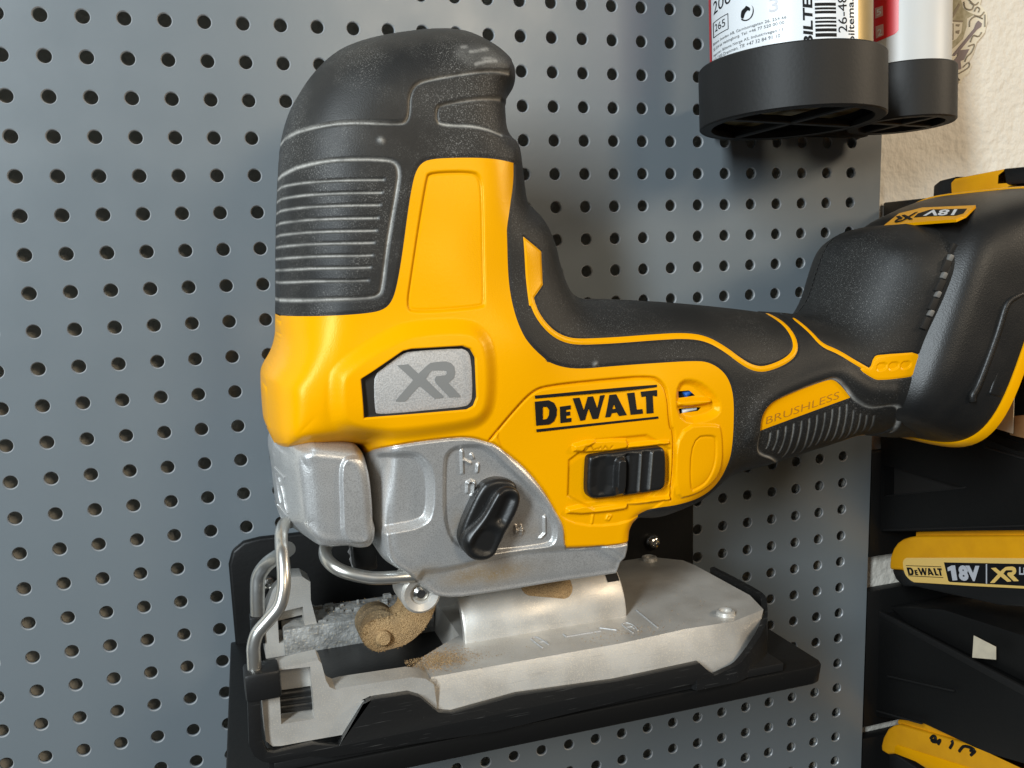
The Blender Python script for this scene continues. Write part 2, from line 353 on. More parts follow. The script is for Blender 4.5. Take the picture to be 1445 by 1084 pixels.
# ---------- the saw body
YC = -73.0
RIM = 0.9
B = Field(68, 372, -236, -26, 0.30)
def P2(pts, Y): return np.array([at(x, y, Y)[[0, 2]] for x, y in pts])
out_top = z1((112, 1084), (116, 900), (124, 720), (133, 590), (160, 470), (200, 370), (270, 270), (350, 190), (430, 140), (550, 100), (700, 74), (850, 58), (950, 61), (1020, 78),
             (1100, 118), (1160, 158), (1210, 210), (1233, 260), (1231, 330), (1203, 375), (1187, 400), (1190, 460), (1196, 540), (1225, 578), (1250, 612), (1262, 680), (1275, 800), (1290, 890))
out_mid = z7((60, 40), (130, 110), (180, 220), (205, 340), (238, 430), (275, 478), (340, 490), (500, 490), (700, 500), (900, 518), (1100, 540), (1260, 565)) + \
          z8((200, 752), (380, 785), (430, 745), (470, 670), (500, 570), (540, 460), (580, 400), (640, 365), (730, 345)) + px((1262, 316), (1330, 316), (1385, 330))
out_bot = px((1372, 600), (1330, 615), (1278, 622), (1228, 616), (1188, 631), (1135, 648), (1095, 661), (1032, 676), (1014, 690), (985, 707), (941, 719), (905, 729))
out_gear = px((893, 736), (883, 770), (881, 775), (868, 806), (866, 809.3), (862, 810), (700, 834), (616, 847), (585, 824), (572, 809), (543.5, 794.8), (532, 774), (527.5, 716), (525, 672), (521, 637))
out_front = z3((580, 118), (500, 116), (330, 136), (250, 138), (200, 110), (150, 70)) + z2((85, 990), (55, 930), (48, 860), (38, 720), (40, 660), (90, 580), (110, 500), (109, 440), (109, 200))
OUT = np.vstack([P2(out_top, -75), P2(out_mid, -73), P2(out_bot, -88), P2(out_gear, -101), P2(out_front[:4], -100), P2(out_front[4:6], -88), P2(out_front[6:], -73)])
OUT = chaikin(OUT, 2)
sdo = np.full(B.X.shape, -1.0); sdo = B.sd(OUT, 3.0)
# half thickness W and edge radius r from a few control places
ctl = [((480, 120), 29, 27), ((640, 110), 28, 22), ((430, 250), 31, 26), ((560, 300), 31, 26), ((690, 300), 31, 24), ((690, 200), 28, 22), ((400, 420), 31, 25), ((500, 420), 33, 24), ((640, 420), 34, 24), ((760, 360), 28, 26),
       ((390, 540), 36, 15), ((480, 560), 37, 16), ((600, 560), 38, 18), ((700, 520), 37, 22), ((430, 625), 36, 9), ((600, 660), 36, 7), ((560, 780), 35, 4), ((600, 820), 35, 3.0), ((700, 815), 35, 3.0), ((850, 800), 35, 3.0), ((800, 700), 36, 9),
       ((800, 600), 36, 14), ((900, 680), 36, 11), ((980, 600), 35, 18), ((850, 470), 30, 26), ((1000, 470), 29, 26), ((1040, 560), 32, 28), ((1100, 500), 29, 28), ((1100, 600), 32, 30), ((1200, 500), 30, 26), ((1200, 580), 32, 28),
       ((1190, 420), 29, 26), ((1250, 400), 31, 24), ((1280, 520), 34, 24), ((1340, 400), 36, 22)]
num = 0; den = 0; rn = 0
for (cx_, cy_), Wc, rc in ctl:
    q = at(cx_, cy_, -105); g = np.exp(-((B.X - q[0]) ** 2 + (B.Z - q[2]) ** 2) / (2 * 13.0 ** 2)) + 1e-12
    num = num + g * Wc; rn = rn + g * rc; den = den + g
Wf, rf = num / den, rn / den
B.H = Wf * np.sqrt(np.clip(1 - (1 - np.clip((np.maximum(sdo, 0) + RIM) / rf, 0, 1)) ** 2.2, 0, 1))
def gblur(A, sig):
    r_ = int(sig * 3); kx = np.exp(-np.arange(-r_, r_ + 1) ** 2 / (2 * sig * sig)); kx /= kx.sum()
    A = np.apply_along_axis(lambda v: np.convolve(np.pad(v, r_, 'edge'), kx, 'valid'), 0, A)
    return np.apply_along_axis(lambda v: np.convolve(np.pad(v, r_, 'edge'), kx, 'valid'), 1, A)
inm = (sdo > 0).astype(float)
def nblur(A, m_, sig): return gblur(A * m_, sig) / np.maximum(gblur(m_, sig), 1e-3)
Hs = gblur(B.H, 1.6 / B.res); wgt = smooth01((sdo - 2.0) / 4.0); B.H = B.H * (1 - wgt) + Hs * wgt
Hs = gblur(B.H, 3.2 / B.res); wgt = smooth01((sdo - 7) / 8.0); B.H = B.H * (1 - wgt) + Hs * wgt      # soften the medial creases away from the rim
HB = B.H.copy()
def front(pts, extra=0.0, it=14):
    """photo pixels -> (X, Z) where the sight line meets the body's front"""
    P = np.asarray(pts, float); Y = np.full(len(P), -105.0)
    D = np.stack([_ray(x, y) for x, y in P])
    for _ in range(it):
        Q = CAM + D * ((Y - CAM[1]) / D[:, 1])[:, None]; Y = 0.45 * Y + 0.55 * (YC - B.get(HB, Q[:, 0], Q[:, 2]) - extra)
    Q = CAM + D * ((Y - CAM[1]) / D[:, 1])[:, None]; return Q[:, [0, 2]]
fc = lambda pts, it=2, extra=0.0: chaikin(front(pts, extra), it)
fl = lambda pts, it=1: chaikin(front(pts), it, False)

# --- region outlines
grip = front(z2((109, 397), (200, 400), (400, 397), (560, 385), (625, 368), (660, 335), (685, 270), (715, 100)) + z1((745, 900), (762, 800), (778, 735), (805, 690), (855, 668), (1000, 662), (1150, 666), (1253, 688)))
GRIP = np.vstack([[[66, grip[0][1]]], chaikin(grip, 2, False), [[190, grip[-1][1] - 1], [190, -20], [66, -20]]])
edge = front(z1((1254, 690), (1254, 780), (1237, 900), (1222, 1000)) + z2((1222, 0), (1228, 200), (1245, 330), (1280, 450), (1330, 540), (1445, 640)) +
             z7((150, 775), (230, 815), (330, 830), (500, 815), (700, 800), (900, 788), (970, 797), (1035, 840), (1070, 900), (1085, 980)) + z5((1222, 400), (1216, 500), (1200, 590), (1150, 690), (1070, 760), (950, 800), (830, 815), (760, 850)))
edge = chaikin(edge, 2, False)
HAND = np.vstack([edge, [[edge[-1][0], -215], [380, -215], [380, -90], [250, -90], [edge[0][0] + 40, edge[0][1]]]])
gear_edge = z3((575, 135), (615, 140), (650, 112), (760, 95), (1000, 65), (1120, 60), (1200, 85)) + z5((60, 503), (150, 570), (230, 640), (310, 740), (370, 850), (402, 910), (406, 1000), (425, 1026), (695, 990))
GE = front(gear_edge); GEs = chaikin(GE, 2, False)
GEAR = np.vstack([GEs, [[GE[-1][0] + 12, GE[-1][1]], [GE[-1][0] + 12, -246], [GE[0][0] - 8, -246], [GE[0][0] - 8, GE[0][1]]]])
s_grip = B.sd(GRIP, 60); s_hand = B.sd(HAND, 60); s_gear = B.sd(GEAR, 60)
# --- yellow details
bulge = fc(z2((392, 720), (410, 665), (520, 575), (690, 480), (800, 455), (1010, 445), (1090, 478), (1138, 560), (1143, 800), (1110, 890), (1030, 930), (640, 978), (500, 962), (425, 930), (395, 880)), 2)
B.panel(bulge, 2.6, 3.0)
hole = front(q3((60, 465), (170, 395), (480, 182), (570, 160), (1085, 130), (1165, 160), (1212, 245), (1228, 650), (1195, 735), (1130, 772), (90, 855)))
B.panel(hole, -2.2, 0.3)
pan = fc(z1((832, 765), (850, 735), (1060, 731), (1093, 758), (1105, 830)) + z2((1118, 335), (1097, 357), (768, 381), (738, 352), (760, 200)), 2)
B.panel(pan, -0.7, 0.45); B.groove(np.vstack([pan, pan[:1]]), 0.45, 0.35, 0.25)
seam = fl(z5((40, 485), (150, 352), (240, 255), (310, 225), (600, 195), (820, 178), (872, 200), (905, 260), (915, 420), (935, 440), (935, 600), (915, 775)), 2)
B.groove(seam, 0.45, 1.1, 0.5)
mot = fc(z5((40, 485), (150, 352), (240, 255), (310, 225), (600, 195), (820, 178), (872, 200), (905, 260), (915, 420), (935, 440), (935, 600), (915, 775), (700, 900), (405, 900), (300, 730)), 2)
B.panel(mot, -0.5, 0.5)
vrec = fc(q1((1040, 95), (1190, 92), (1325, 225), (1312, 325), (1055, 372)), 2); B.panel(vrec, -2.2, 1.6)
B.panel(fc(q1((1055, 215), (1260, 205), (1290, 235), (1150, 260), (1060, 262)), 2), 2.4, 0.9)
rp = fc(q1((1030, 395), (1310, 378), (1338, 420), (1332, 700), (1250, 800), (1150, 858), (1012, 888)), 2); B.panel(rp, 0.9, 0.6)
rp2 = fc(q1((1130, 470), (1285, 452), (1298, 500), (1292, 650), (1240, 765), (1180, 808), (1115, 835)), 2); B.panel(rp2, -0.5, 0.45); B.groove(np.vstack([rp2, rp2[:1]]), 0.4, 0.3, 0.25)
swr = fc(q1((312, 505), (1000, 440), (985, 880), (296, 985)), 1); B.panel(swr, -0.9, 0.7)
for lip in (q1((330, 505), (690, 480), (712, 520), (690, 552), (340, 578)), q1((292, 940), (680, 905), (700, 935), (670, 962), (292, 996)), q1((712, 520), (980, 492), (985, 515), (712, 545)), q1((690, 905), (985, 870), (985, 892), (690, 930))):
    B.panel(fc(lip, 1), 1.5, 0.6)
for p in (q1((468, 1000), (460, 1052)), q1((572, 1000), (560, 1025), (575, 1030), (590, 1005), (572, 1000))): B.groove(fl(p, 0), 0.45, -0.5)
for p in (q1((400, 555), (412, 532), (440, 530)), q1((455, 530), (470, 555), (500, 545)), q1((505, 552), (520, 535), (530, 550)), q1((540, 548), (550, 530), (570, 548)), q1((585, 545), (600, 530))): B.groove(fl(p, 0), 0.3, 0.3, 1.0)
# --- front lower lip of the yellow shell
B.groove(fl(q9((400, 215), (640, 215), (820, 188), (1180, 172)), 1), 1.0, 0.35)
# --- metal case
B.H -= 0.8 * np.exp(-(s_gear / 0.4) ** 2)
B.dust = np.maximum(B.dust, 0.6 * np.exp(-((s_gear + 0.2) / 0.5) ** 2))
B.panel(fc(z3((655, 165), (690, 142), (830, 142), (880, 165), (925, 235), (925, 430), (880, 485), (700, 512), (662, 500)), 2), -3.2, 1.4)
pocket = fc(q2((185, 880), (180, 220), (212, 125), (285, 80), (420, 62), (540, 75), (640, 145), (760, 262), (900, 385), (1030, 515), (1140, 665), (1210, 800), (1210, 930), (1160, 985), (1000, 1015), (700, 1050), (400, 1060)), 2)
B.panel(pocket, -1.8, 0.9)
for pc, sx_, sz_, am in (((690, 812), 16, 4.5, 0.75), ((600, 812), 6, 3, 0.6), ((652, 742), 4, 6, 0.4), ((740, 748), 8, 5, 0.35)):
    q = front([pc])[0]; B.dust = np.maximum(B.dust, 1.5 * am * np.exp(-((B.X - q[0]) / sx_) ** 2 - ((B.Z - q[1]) / sz_) ** 2))
for p in (q2((350, 115), (356, 320)), q2((500, 240), (492, 310)), q2((405, 410), (400, 500)), q2((465, 410), (455, 520), (440, 530)), q2((1120, 730), (1122, 880), (1078, 926)), q2((850, 815), (850, 890)), q2((900, 815), (905, 890)), q2((840, 855), (910, 850)), q2((405, 410), (430, 395), (460, 408)), q2((370, 200), (430, 230)), q2((440, 150), (455, 180))):
    B.groove(fl(p, 0), 0.36, -1.0)
sk = front(q6((560, 300), (690, 325), (1050, 290))) ; sk2 = front(z3((1240, 640), (1445, 607)) + px((880, 772)))
skirt = np.vstack([sk[1:], sk2, [[sk2[-1][0] + 5, -245], [sk[0][0] - 4, -245]]])
B.panel(chaikin(skirt, 1), -2.2, 1.6)
# --- grip details
R1 = dict(width=0.55, depth=0.8, dust=1.0, dw=0.95)
g1 = front(z1((200, 540), (300, 512), (430, 491), (700, 500), (733, 486), (745, 440), (745, 370), (768, 312), (830, 285), (1000, 256), (1150, 240), (1228, 252)))
g1 = np.vstack([[[86, g1[0][1] - 4]], chaikin(g1, 2, False)])
B.groove(g1, **R1)
B.panel(np.vstack([g1, [[190, -20], [60, -20], [60, g1[0][1]]]]), 0.9, 0.5)
win = front(z1((1192, 378), (1060, 375), (905, 403), (882, 420), (882, 480), (902, 504), (1080, 510), (1196, 552))); win = chaikin(win, 2, False)
B.groove(win, **R1); B.panel(np.vstack([win, [[185, win[-1][1]], [185, win[0][1]]]]), -1.2, 0.6)
g2 = front(z1((200, 712), (300, 686), (400, 672), (640, 672), (685, 690), (698, 735), (690, 800), (655, 1000)) + z2((635, 100), (615, 270), (600, 297), (560, 312), (400, 317), (250, 323)))
B.groove(np.vstack([[[86, g2[0][1] - 4]], chaikin(g2, 2, False), [[86, g2[-1][1]]]]), **R1)
ends = z1((622, 770), (612, 832), (604, 892), (594, 955), (585, 1016), (574, 1075)) + z2((566, 104), (556, 163), (546, 226))
for e in ends:
    q = front([e])[0]; l0 = front([(e[0] - 55, e[1] + 1.0)])[0]
    wob = [[86, l0[1] - 0.2], [98, l0[1] + 0.1], [q[0] - 4, q[1]], q]
    B.groove(np.array(wob), 0.42, 0.8, 0.85, 0.9)
B.groove(np.array([front([(537, 198)])[0], front([(538, 199)])[0]]), 1.0, -0.5, 0.6)
B.groove(np.array([front([(839, 514)])[0], front([(840, 513)])[0]]), 0.8, -0.5, 0.7)
scuff = fc(z1((950, 150), (1080, 125), (1190, 190), (1210, 225), (1060, 220)), 1); B.dust = np.maximum(B.dust, 0.16 * smooth01((B.sd(scuff, 6) + 3) / 4))
for p, a_ in ((z1((1040, 152), (1075, 148), (1120, 140)), 0.55), (z1((1068, 212), (1110, 200), (1165, 196)), 0.7), (z1((1000, 131), (1022, 128)), 0.4), (z1((1100, 186), (1150, 184)), 0.5)): B.groove(fl(p, 0), 0.75, 0.0, a_, 1.0)
wear = np.exp(-((B.X - 112) / 14) ** 2 - ((B.Z + 72) / 14) ** 2) + np.exp(-((B.X - 140) / 16) ** 2 - ((B.Z + 62) / 7) ** 2); B.dust = np.maximum(B.dust, 0.05 * wear)
# overmould steps proud of the shell
lift = np.maximum(smooth01((s_grip + 0.1) / 1.6), smooth01((s_hand + 0.1) / 1.6)) * smooth01(sdo / 5)
B.H += 0.3 * lift
# --- handle details
stripe1 = fl(z7((85, 300), (90, 420), (110, 520), (145, 590), (205, 655), (275, 690), (350, 697), (500, 690), (700, 674), (850, 666), (950, 680), (1040, 730), (1120, 792), (1180, 825), (1240, 830), (1330, 795), (1380, 752), (1385, 700), (1340, 620), (1262, 566)), 2)
acc1 = front(z7((62, 185), (150, 258), (158, 420), (112, 485), (118, 530), (92, 520), (75, 380)))
stripe2 = fl(z8((338, 797), (400, 850), (460, 918), (540, 950), (620, 1000), (690, 1040)), 2)
acc2 = chaikin(front(q5((-20, 425), (40, 440), (70, 345), (110, 328), (440, 306), (415, 420), (395, 480), (350, 500), (110, 525), (60, 510), (-40, 445))), 1)
a3 = chaikin(front(q4((780, 752), (870, 672), (1000, 632), (1090, 618), (1112, 635), (1085, 675), (980, 712), (860, 722))), 2)
s_str = np.maximum.reduce([1.05 - B.dist(stripe1, 4), 0.85 - B.dist(stripe2, 4), B.sd(acc1, 4), B.sd(acc2, 4), B.sd(a3, 4)])
B.H -= 0.3 * np.exp(-(s_str / 0.4) ** 2) * (s_hand > 0)
br = q4((92, 582), (95, 520), (110, 430), (140, 360), (190, 318), (400, 220), (720, 105), (780, 108), (845, 160), (935, 272))
brush = front(br); BR = np.vstack([chaikin(brush, 2, False)])
brg = fl(q4((245, 870), (200, 830), (90, 795), (62, 745), (72, 650), (88, 582), (100, 440), (185, 315), (400, 215), (720, 92), (790, 92), (860, 150), (945, 270), (1050, 345), (1150, 365), (1335, 332), (1385, 372), (1372, 470), (1330, 565), (1300, 590)), 2)
s_br = np.maximum(B.sd(BR, 4), -4)
pit = fc(q4((245, 870), (200, 830), (90, 795), (62, 745), (72, 650), (88, 582), (100, 440), (185, 315), (400, 215), (720, 92), (790, 92), (860, 150), (945, 270), (1050, 345), (1150, 365), (1335, 332), (1385, 372), (1372, 470), (1330, 565), (1000, 800), (600, 900)), 2)
B.panel(pit, -1.2, 0.8); B.groove(brg, 0.5, 0.7, 0.85)
B.groove(fl(q4((0, 620), (20, 480), (60, 370), (140, 280), (380, 150), (690, 22), (830, 18), (960, 120), (1090, 210), (1290, 215)), 2), 3.2, -1.1)
tops = [(190, 605), (262, 580), (335, 545), (408, 520), (480, 495), (553, 470), (625, 440), (697, 418), (767, 385), (835, 365), (900, 340), (962, 395), (1027, 425), (1085, 440), (1150, 445)]
bots = [(155, 740), (215, 755), (268, 785), (310, 822), (395, 790), (470, 780), (545, 735), (615, 710), (695, 670), (760, 670), (825, 660), (888, 650), (968, 610), (1042, 590), (1105, 578)]
for (a, b_), (c, d) in zip(tops, bots):
    B.groove(fl(q4((a, b_), (a - (a - c) * 0.3, b_ + (d - b_) * 0.55), (c, d)), 1), 0.32, 0.6, 0.75)
for k in range(3):
    x = 95 + k * 92; B.panel(fc(q5((x, 395 - k * 6), (x + 75, 388 - k * 6), (x + 72, 440 - k * 8), (x - 6, 458 - k * 6)), 1), -0.5, 0.35)
# vents beside the foot
vent_pts = [(1343, 352), (1333, 375), (1325, 402), (1316, 428), (1305, 455)]

# --- cut the parts
saw = thing('jigsaw', 'yellow and black barrel-grip jigsaw with silver gear case resting on the black shelf', 'jigsaw', (180, -72, -273))
back = Field(66, 374, -238, -24, 0.8)
back.sdo = back.sd(OUT, 3.0)
num = 0; den = 0; rn = 0
for (cx_, cy_), Wc, rc in ctl:
    q = at(cx_, cy_, -105); g = np.exp(-((back.X - q[0]) ** 2 + (back.Z - q[2]) ** 2) / (2 * 13.0 ** 2)) + 1e-12
    num = num + g * Wc; rn = rn + g * rc; den = den + g
back.H = (num / den) * np.sqrt(np.clip(1 - (1 - np.clip((np.maximum(back.sdo, 0) + RIM) / (rn / den), 0, 1)) ** 2.2, 0, 1))
bk = dict(grip=back.sd(GRIP, 60), hand=back.sd(HAND, 60), gear=back.sd(GEAR, 60))
def rim_edges(T, sv, X, Z, tol=0.06):
    E = np.concatenate([T[:, [0, 1]], T[:, [1, 2]], T[:, [2, 0]]]); k = np.sort(E, 1); key = k[:, 0].astype(np.int64) * (len(X) + 1) + k[:, 1]
    uq, first, cnt = np.unique(key, return_index=True, return_counts=True); e = E[first[cnt == 1]]
    return e if sv is None else e[(sv[e[:, 0]] < tol) & (sv[e[:, 1]] < tol)]
def body_part(name, keep, m, parent, keep_back=None):
    X, Z, H, D, T = B.cut(np.minimum(keep, sdo)); V = np.stack([X, YC - np.maximum(H, 0), Z], 1); n = len(V)
    e = rim_edges(T, B.get(sdo, X, Z), X, Z)
    if len(e):
        uq, inv = np.unique(e, return_inverse=True); inv = inv.reshape(-1, 2) + n
        V = np.vstack([V, np.stack([X[uq], YC + np.maximum(H[uq], 0), Z[uq]], 1)]); D = np.concatenate([D, D[uq]])
        T = np.concatenate([T, np.stack([e[:, 1], e[:, 0], inv[:, 0]], 1), np.stack([e[:, 1], inv[:, 0], inv[:, 1]], 1)]); n = len(V)
    if keep_back is not None:
        X2, Z2, H2, D2, T2 = back.cut(np.minimum(keep_back, back.sdo)); V2 = np.stack([X2, YC + np.maximum(H2, 0), Z2], 1)
        V = np.vstack([V, V2]); T = np.vstack([T, T2[:, ::-1] + n]); D = np.concatenate([D, D2])
    return mesh(name, V, T, m, parent, True, None, D)
slots = [front(q1((1060, 160), (1140, 154), (1182, 190), (1068, 206))), front(q1((1060, 280), (1222, 268), (1200, 294), (1064, 312)))]
s_slot = np.maximum(B.sd(slots[0], 4), B.sd(slots[1], 4)); s_hole = B.sd(hole, 30)
yel = np.minimum.reduce([-s_grip, -s_hand, -s_gear, -s_slot, -s_hole])
body = body_part('housing', yel, m_yel, saw, np.minimum.reduce([-bk['grip'], -bk['hand'], -bk['gear']]))
body_part('window_recess', s_hole, m_void, body)
body_part('top_grip', s_grip, m_cap, saw, bk['grip'])
handle = body_part('handle_grip', np.minimum.reduce([s_hand, -s_str, -s_br]), m_rub, saw, bk['hand'])
body_part('accent_stripe', np.minimum(s_hand, s_str), m_yel, handle)
body_part('accent_plate', np.minimum(s_hand, s_br), m_yel, handle)
gear = body_part('gear_case', s_gear, m_alu, saw, bk['gear'])
Hfin = B.H
def surf(pts, lift_=0.0, extra=0.0):
    q = front(pts, extra); y = YC - B.get(Hfin, q[:, 0], q[:, 1]) - lift_; return np.stack([q[:, 0], y, q[:, 1]], 1)
def relief(name, pix, m, parent, lift_, rnd, res=0.22, ops=None, it=2, extra=None, sink=1.0, base=None):
    """a raised piece sitting on the body: outline from the photo, own height, rounded rim"""
    P = chaikin(front(pix, lift_ if extra is None else extra), it)
    f = Field(P[:, 0].min() - 1, P[:, 0].max() + 1, P[:, 1].min() - 1, P[:, 1].max() + 1, res)
    sd = f.sd(P, 2); hb = f.get.__func__(B, HB if base is None else base, f.X, f.Z)
    prof = np.sqrt(np.clip(1 - (1 - np.clip((sd + 0.05) / rnd, 0, 1)) ** 2, 0, 1)); d_ = min(lift_, rnd)
    f.H = hb + lift_ - d_ + d_ * prof
    if ops: ops(f)
    X, Z, H, D, T = f.cut(sd); V = np.stack([X, YC - H, Z], 1); n = len(V)
    e = rim_edges(T, None, X, Z); uq, inv = np.unique(e, return_inverse=True); inv = inv.reshape(-1, 2) + n
    V = np.vstack([V, V[uq] + np.array([0, lift_ - d_ + sink, 0])]); D = np.concatenate([D, D[uq]])
    T = np.concatenate([T, np.stack([e[:, 1], e[:, 0], inv[:, 0]], 1), np.stack([e[:, 1], inv[:, 0], inv[:, 1]], 1)])
    return mesh(name, V, T, m, parent, True, None, D)
def marks(name, polys, m, parent, lift_=0.25, depth=1.2, extra=0.3, base=None):
    """flat letters cut from outlines, laid on the body"""
    bm = bmesh.new()
    for loops in polys:
        L3 = []
        for l in loops:
            q = front(l, extra); y = YC - B.get(Hfin if base is None else base, q[:, 0], q[:, 1]) - lift_; L3.append(np.stack([q[:, 0], y, q[:, 1]], 1))
        tri = tess([[(p[0], p[2]) for p in l] for l in L3]); allp = np.vstack(L3); n = len(allp)
        bv = [bm.verts.new(p) for p in allp] + [bm.verts.new(p + np.array([0, depth, 0])) for p in allp]
        for t in tri:
            try: bm.faces.new([bv[i] for i in t])
            except ValueError: pass
        o = 0
        for l in L3:
            k = len(l)
            for i in range(k):
                a, b_ = o + i, o + (i + 1) % k
                try: bm.faces.new([bv[a], bv[b_], bv[b_ + n], bv[a + n]])
                except ValueError: pass
            o += k
    return from_bm(name, bm, m, parent, 30)
# XR window plate (stands in the recess, a little proud of its floor)
plate = relief('badge_plate', q3((188, 420), (300, 332), (480, 196), (560, 170), (1080, 136), (1162, 165), (1208, 248), (1224, 650), (1192, 732), (1130, 769), (900, 790), (350, 842), (225, 842), (195, 815), (182, 600)), m_xr, body, 0.5, 1.6, 0.22, None, 1, 0.5, 3.0)
XRp = [[q3((435, 330), (550, 318), (655, 415), (700, 370), (775, 305), (830, 296), (935, 290), (985, 305), (1020, 345), (1030, 405), (1015, 460), (962, 510), (1085, 640), (1078, 655), (970, 657), (830, 510), (818, 470), (838, 440), (925, 432), (945, 410), (940, 390), (915, 382), (800, 382), (770, 405), (730, 468), (912, 648), (905, 664), (820, 670), (665, 540), (530, 690), (515, 700), (425, 700), (420, 690), (600, 480))]]
Hplate = HB + 2.6 * 0 + 0.5
marks('badge_letters', XRp, m_grey, plate, 0.12, 0.5, 0.6, Hplate)
# DeWALT lettering
DW = [[q1((75, 228), (170, 218), (205, 235), (224, 275), (222, 320), (205, 360), (175, 382), (85, 390)), q1((128, 262), (128, 350), (158, 345), (172, 320), (174, 285), (158, 262))],
      [q1((246, 262), (318, 252), (318, 278), (286, 282), (286, 298), (314, 295), (314, 320), (286, 323), (288, 342), (322, 338), (322, 364), (250, 372))],
      [q1((333, 205), (378, 200), (408, 290), (436, 195), (470, 191), (500, 278), (520, 186), (550, 182), (505, 342), (468, 346), (440, 268), (415, 352), (385, 357))],
      [q1((583, 182), (628, 177), (700, 318), (648, 324), (634, 300), (598, 305), (588, 330), (555, 334)), q1((612, 238), (626, 276), (602, 279))],
      [q1((703, 170), (752, 165), (768, 282), (806, 278), (810, 308), (728, 316))],
      [q1((796, 160), (905, 148), (906, 190), (892, 190), (876, 184), (882, 304), (836, 308), (832, 190), (802, 195))],
      [q1((76, 186), (904, 112), (904, 128), (78, 206))], [q1((86, 416), (914, 328), (914, 342), (88, 434))]]
marks('brand_lettering', DW, m_print, body, 0.35, 1.2)
# motor seen through the vent slots
vc = surf(q1((1120, 230)))[0]
box('vent_interior', (vc[0] - 14, vc[1] + 5, vc[2] - 14), (vc[0] + 20, vc[1] + 14, vc[2] + 14), m_void, saw, 1)
p = surf(q1((1125, 195), (1145, 178), (1190, 150)), -2.5); tube('motor_wire', [p[0], p[1], p[2]], 1.5, m_blue, saw)
p = surf(q1((1105, 305), (1150, 290), (1200, 280)), -1.8); tube('motor_lead', [p[0], p[1], p[2]], 0.9, m_white, saw)
# slide switch
def sw_ops(f):
    for pts, w_, d_ in ((q1((705, 600), (695, 850)), 0.7, 1.2), (q1((795, 590), (778, 832)), 0.5, -0.7), (q1((870, 578), (850, 818)), 0.5, -0.7), (q1((735, 600), (722, 840)), 1.6, 0.5), (q1((830, 585), (815, 825)), 1.6, 0.5)):
        f.groove(front(pts, 3), w_, d_, 0.35 if d_ < 0 else 0.0)
    f.panel(chaikin(front(q1((622, 640), (640, 612), (680, 612), (692, 640), (685, 850), (615, 858)), 3), 1), 2.0, 0.8)
    f.panel(chaikin(front(q1((480, 600), (600, 590), (590, 870), (470, 880)), 3), 1), -1.0, 2.0)
relief('slide_switch', q1((438, 640), (445, 605), (475, 590), (900, 535), (945, 538), (968, 575), (968, 780), (950, 820), (915, 838), (510, 890), (465, 888), (438, 865), (430, 820)), m_blk, saw, 2.6, 1.6, 0.22, sw_ops, 1, 2.6, 3.0)
# orbit lever
lev = relief('orbit_lever', z3((1160, 295), (1215, 262), (1265, 257), (1315, 268), (1345, 300), (1330, 420), (1260, 560), (1200, 640), (1110, 640), (1060, 575), (1062, 520), (1090, 440)), m_blk, saw, 3.5, 2.0, 0.22, None, 2, 2.0, 3)
def lev_ops(f):
    f.groove(front(q2((795, 570), (720, 740)), 8), 2.2, 1.6)
    f.groove(front(q2((690, 520), (560, 740), (420, 960)), 8), 1.5, -0.8)
    f.panel(chaikin(front(q2((440, 1040), (470, 900), (560, 830), (680, 840), (700, 960), (620, 1100)), 8), 2), -1.0, 1.5)
relief('lever_paddle', z3((1080, 590), (1085, 540), (1120, 500), (1180, 440), (1225, 345), (1258, 310), (1300, 298), (1345, 310), (1368, 350), (1350, 425), (1290, 530), (1262, 590), (1235, 645), (1180, 668), (1115, 655)), m_blk, lev, 7.0, 2.4, 0.22, lev_ops, 2, 7.0, 4)
# BRUSHLESS
bl, bw, bu = surf(q4((148, 520)))[0], surf(q4((838, 280)))[0], surf(q4((142, 462)))[0]
V, T = text2d('BRUSHLESS', -0.012, 0.15)
V3 = []
pl, pw, pu = np.array(q4((148, 522))[0]), np.array(q4((835, 278))[0]), np.array(q4((140, 458))[0])
pp = [tuple(pl + u * (pw - pl) + v * (pu - pl)) for u, v in V]
mesh('brushless_lettering', surf(pp, 0.12), T, mat('stamped_print', (0.42, 0.17, 0.006), 0.5), handle, False)

# ---------- front guard (silver shroud)
G = Field(70, 122, -222, -158, 0.25)
g_l = q9((240, 1084), (205, 1000), (180, 900), (160, 700), (140, 520), (125, 420), (108, 340), (104, 250), (112, 180), (140, 150))
g_t = q9((140, 120), (200, 100), (300, 100), (600, 180), (1030, 215), (1130, 285), (1205, 400), (1245, 600), (1272, 900), (1280, 1084))
g_b = z3((650, 470), (644, 535), (618, 574), (570, 586), (530, 582), (500, 572), (400, 582), (300, 560), (240, 520), (200, 480))
GO = chaikin(np.vstack([P2(g_t, -104), P2(g_b, -98), P2(g_l, -76)]), 3)
gs = G.sd(GO, 3)
G.H = 35.5 * np.sqrt(np.clip(1 - (1 - np.clip((np.maximum(gs, 0) + 0.8) / (14 - 10 * smooth01((G.X - 86) / 9)), 0, 1)) ** 2.3, 0, 1))
Hb = gblur(G.H, 1.2 / G.res); wg = smooth01((gs - 1.2) / 2.5); G.H = G.H * (1 - wg) + Hb * wg; Hb = gblur(G.H, 2.2 / G.res); wg = smooth01((gs - 4.5) / 5); G.H = G.H * (1 - wg) + Hb * wg
def gfront(pts, it=14):
    P = np.asarray(pts, float); Y = np.full(len(P), -100.0); D = np.stack([_ray(x, y) for x, y in P])
    for _ in range(it):
        Q = CAM + D * ((Y - CAM[1]) / D[:, 1])[:, None]; Y = 0.5 * Y + 0.5 * (YC - G.get(G.H, Q[:, 0], Q[:, 2]))
    return Q[:, [0, 2]]
bar = gfront(z3((492, 560), (490, 400), (482, 220), (500, 165), (540, 150), (590, 155), (625, 260), (640, 520), (600, 575)))
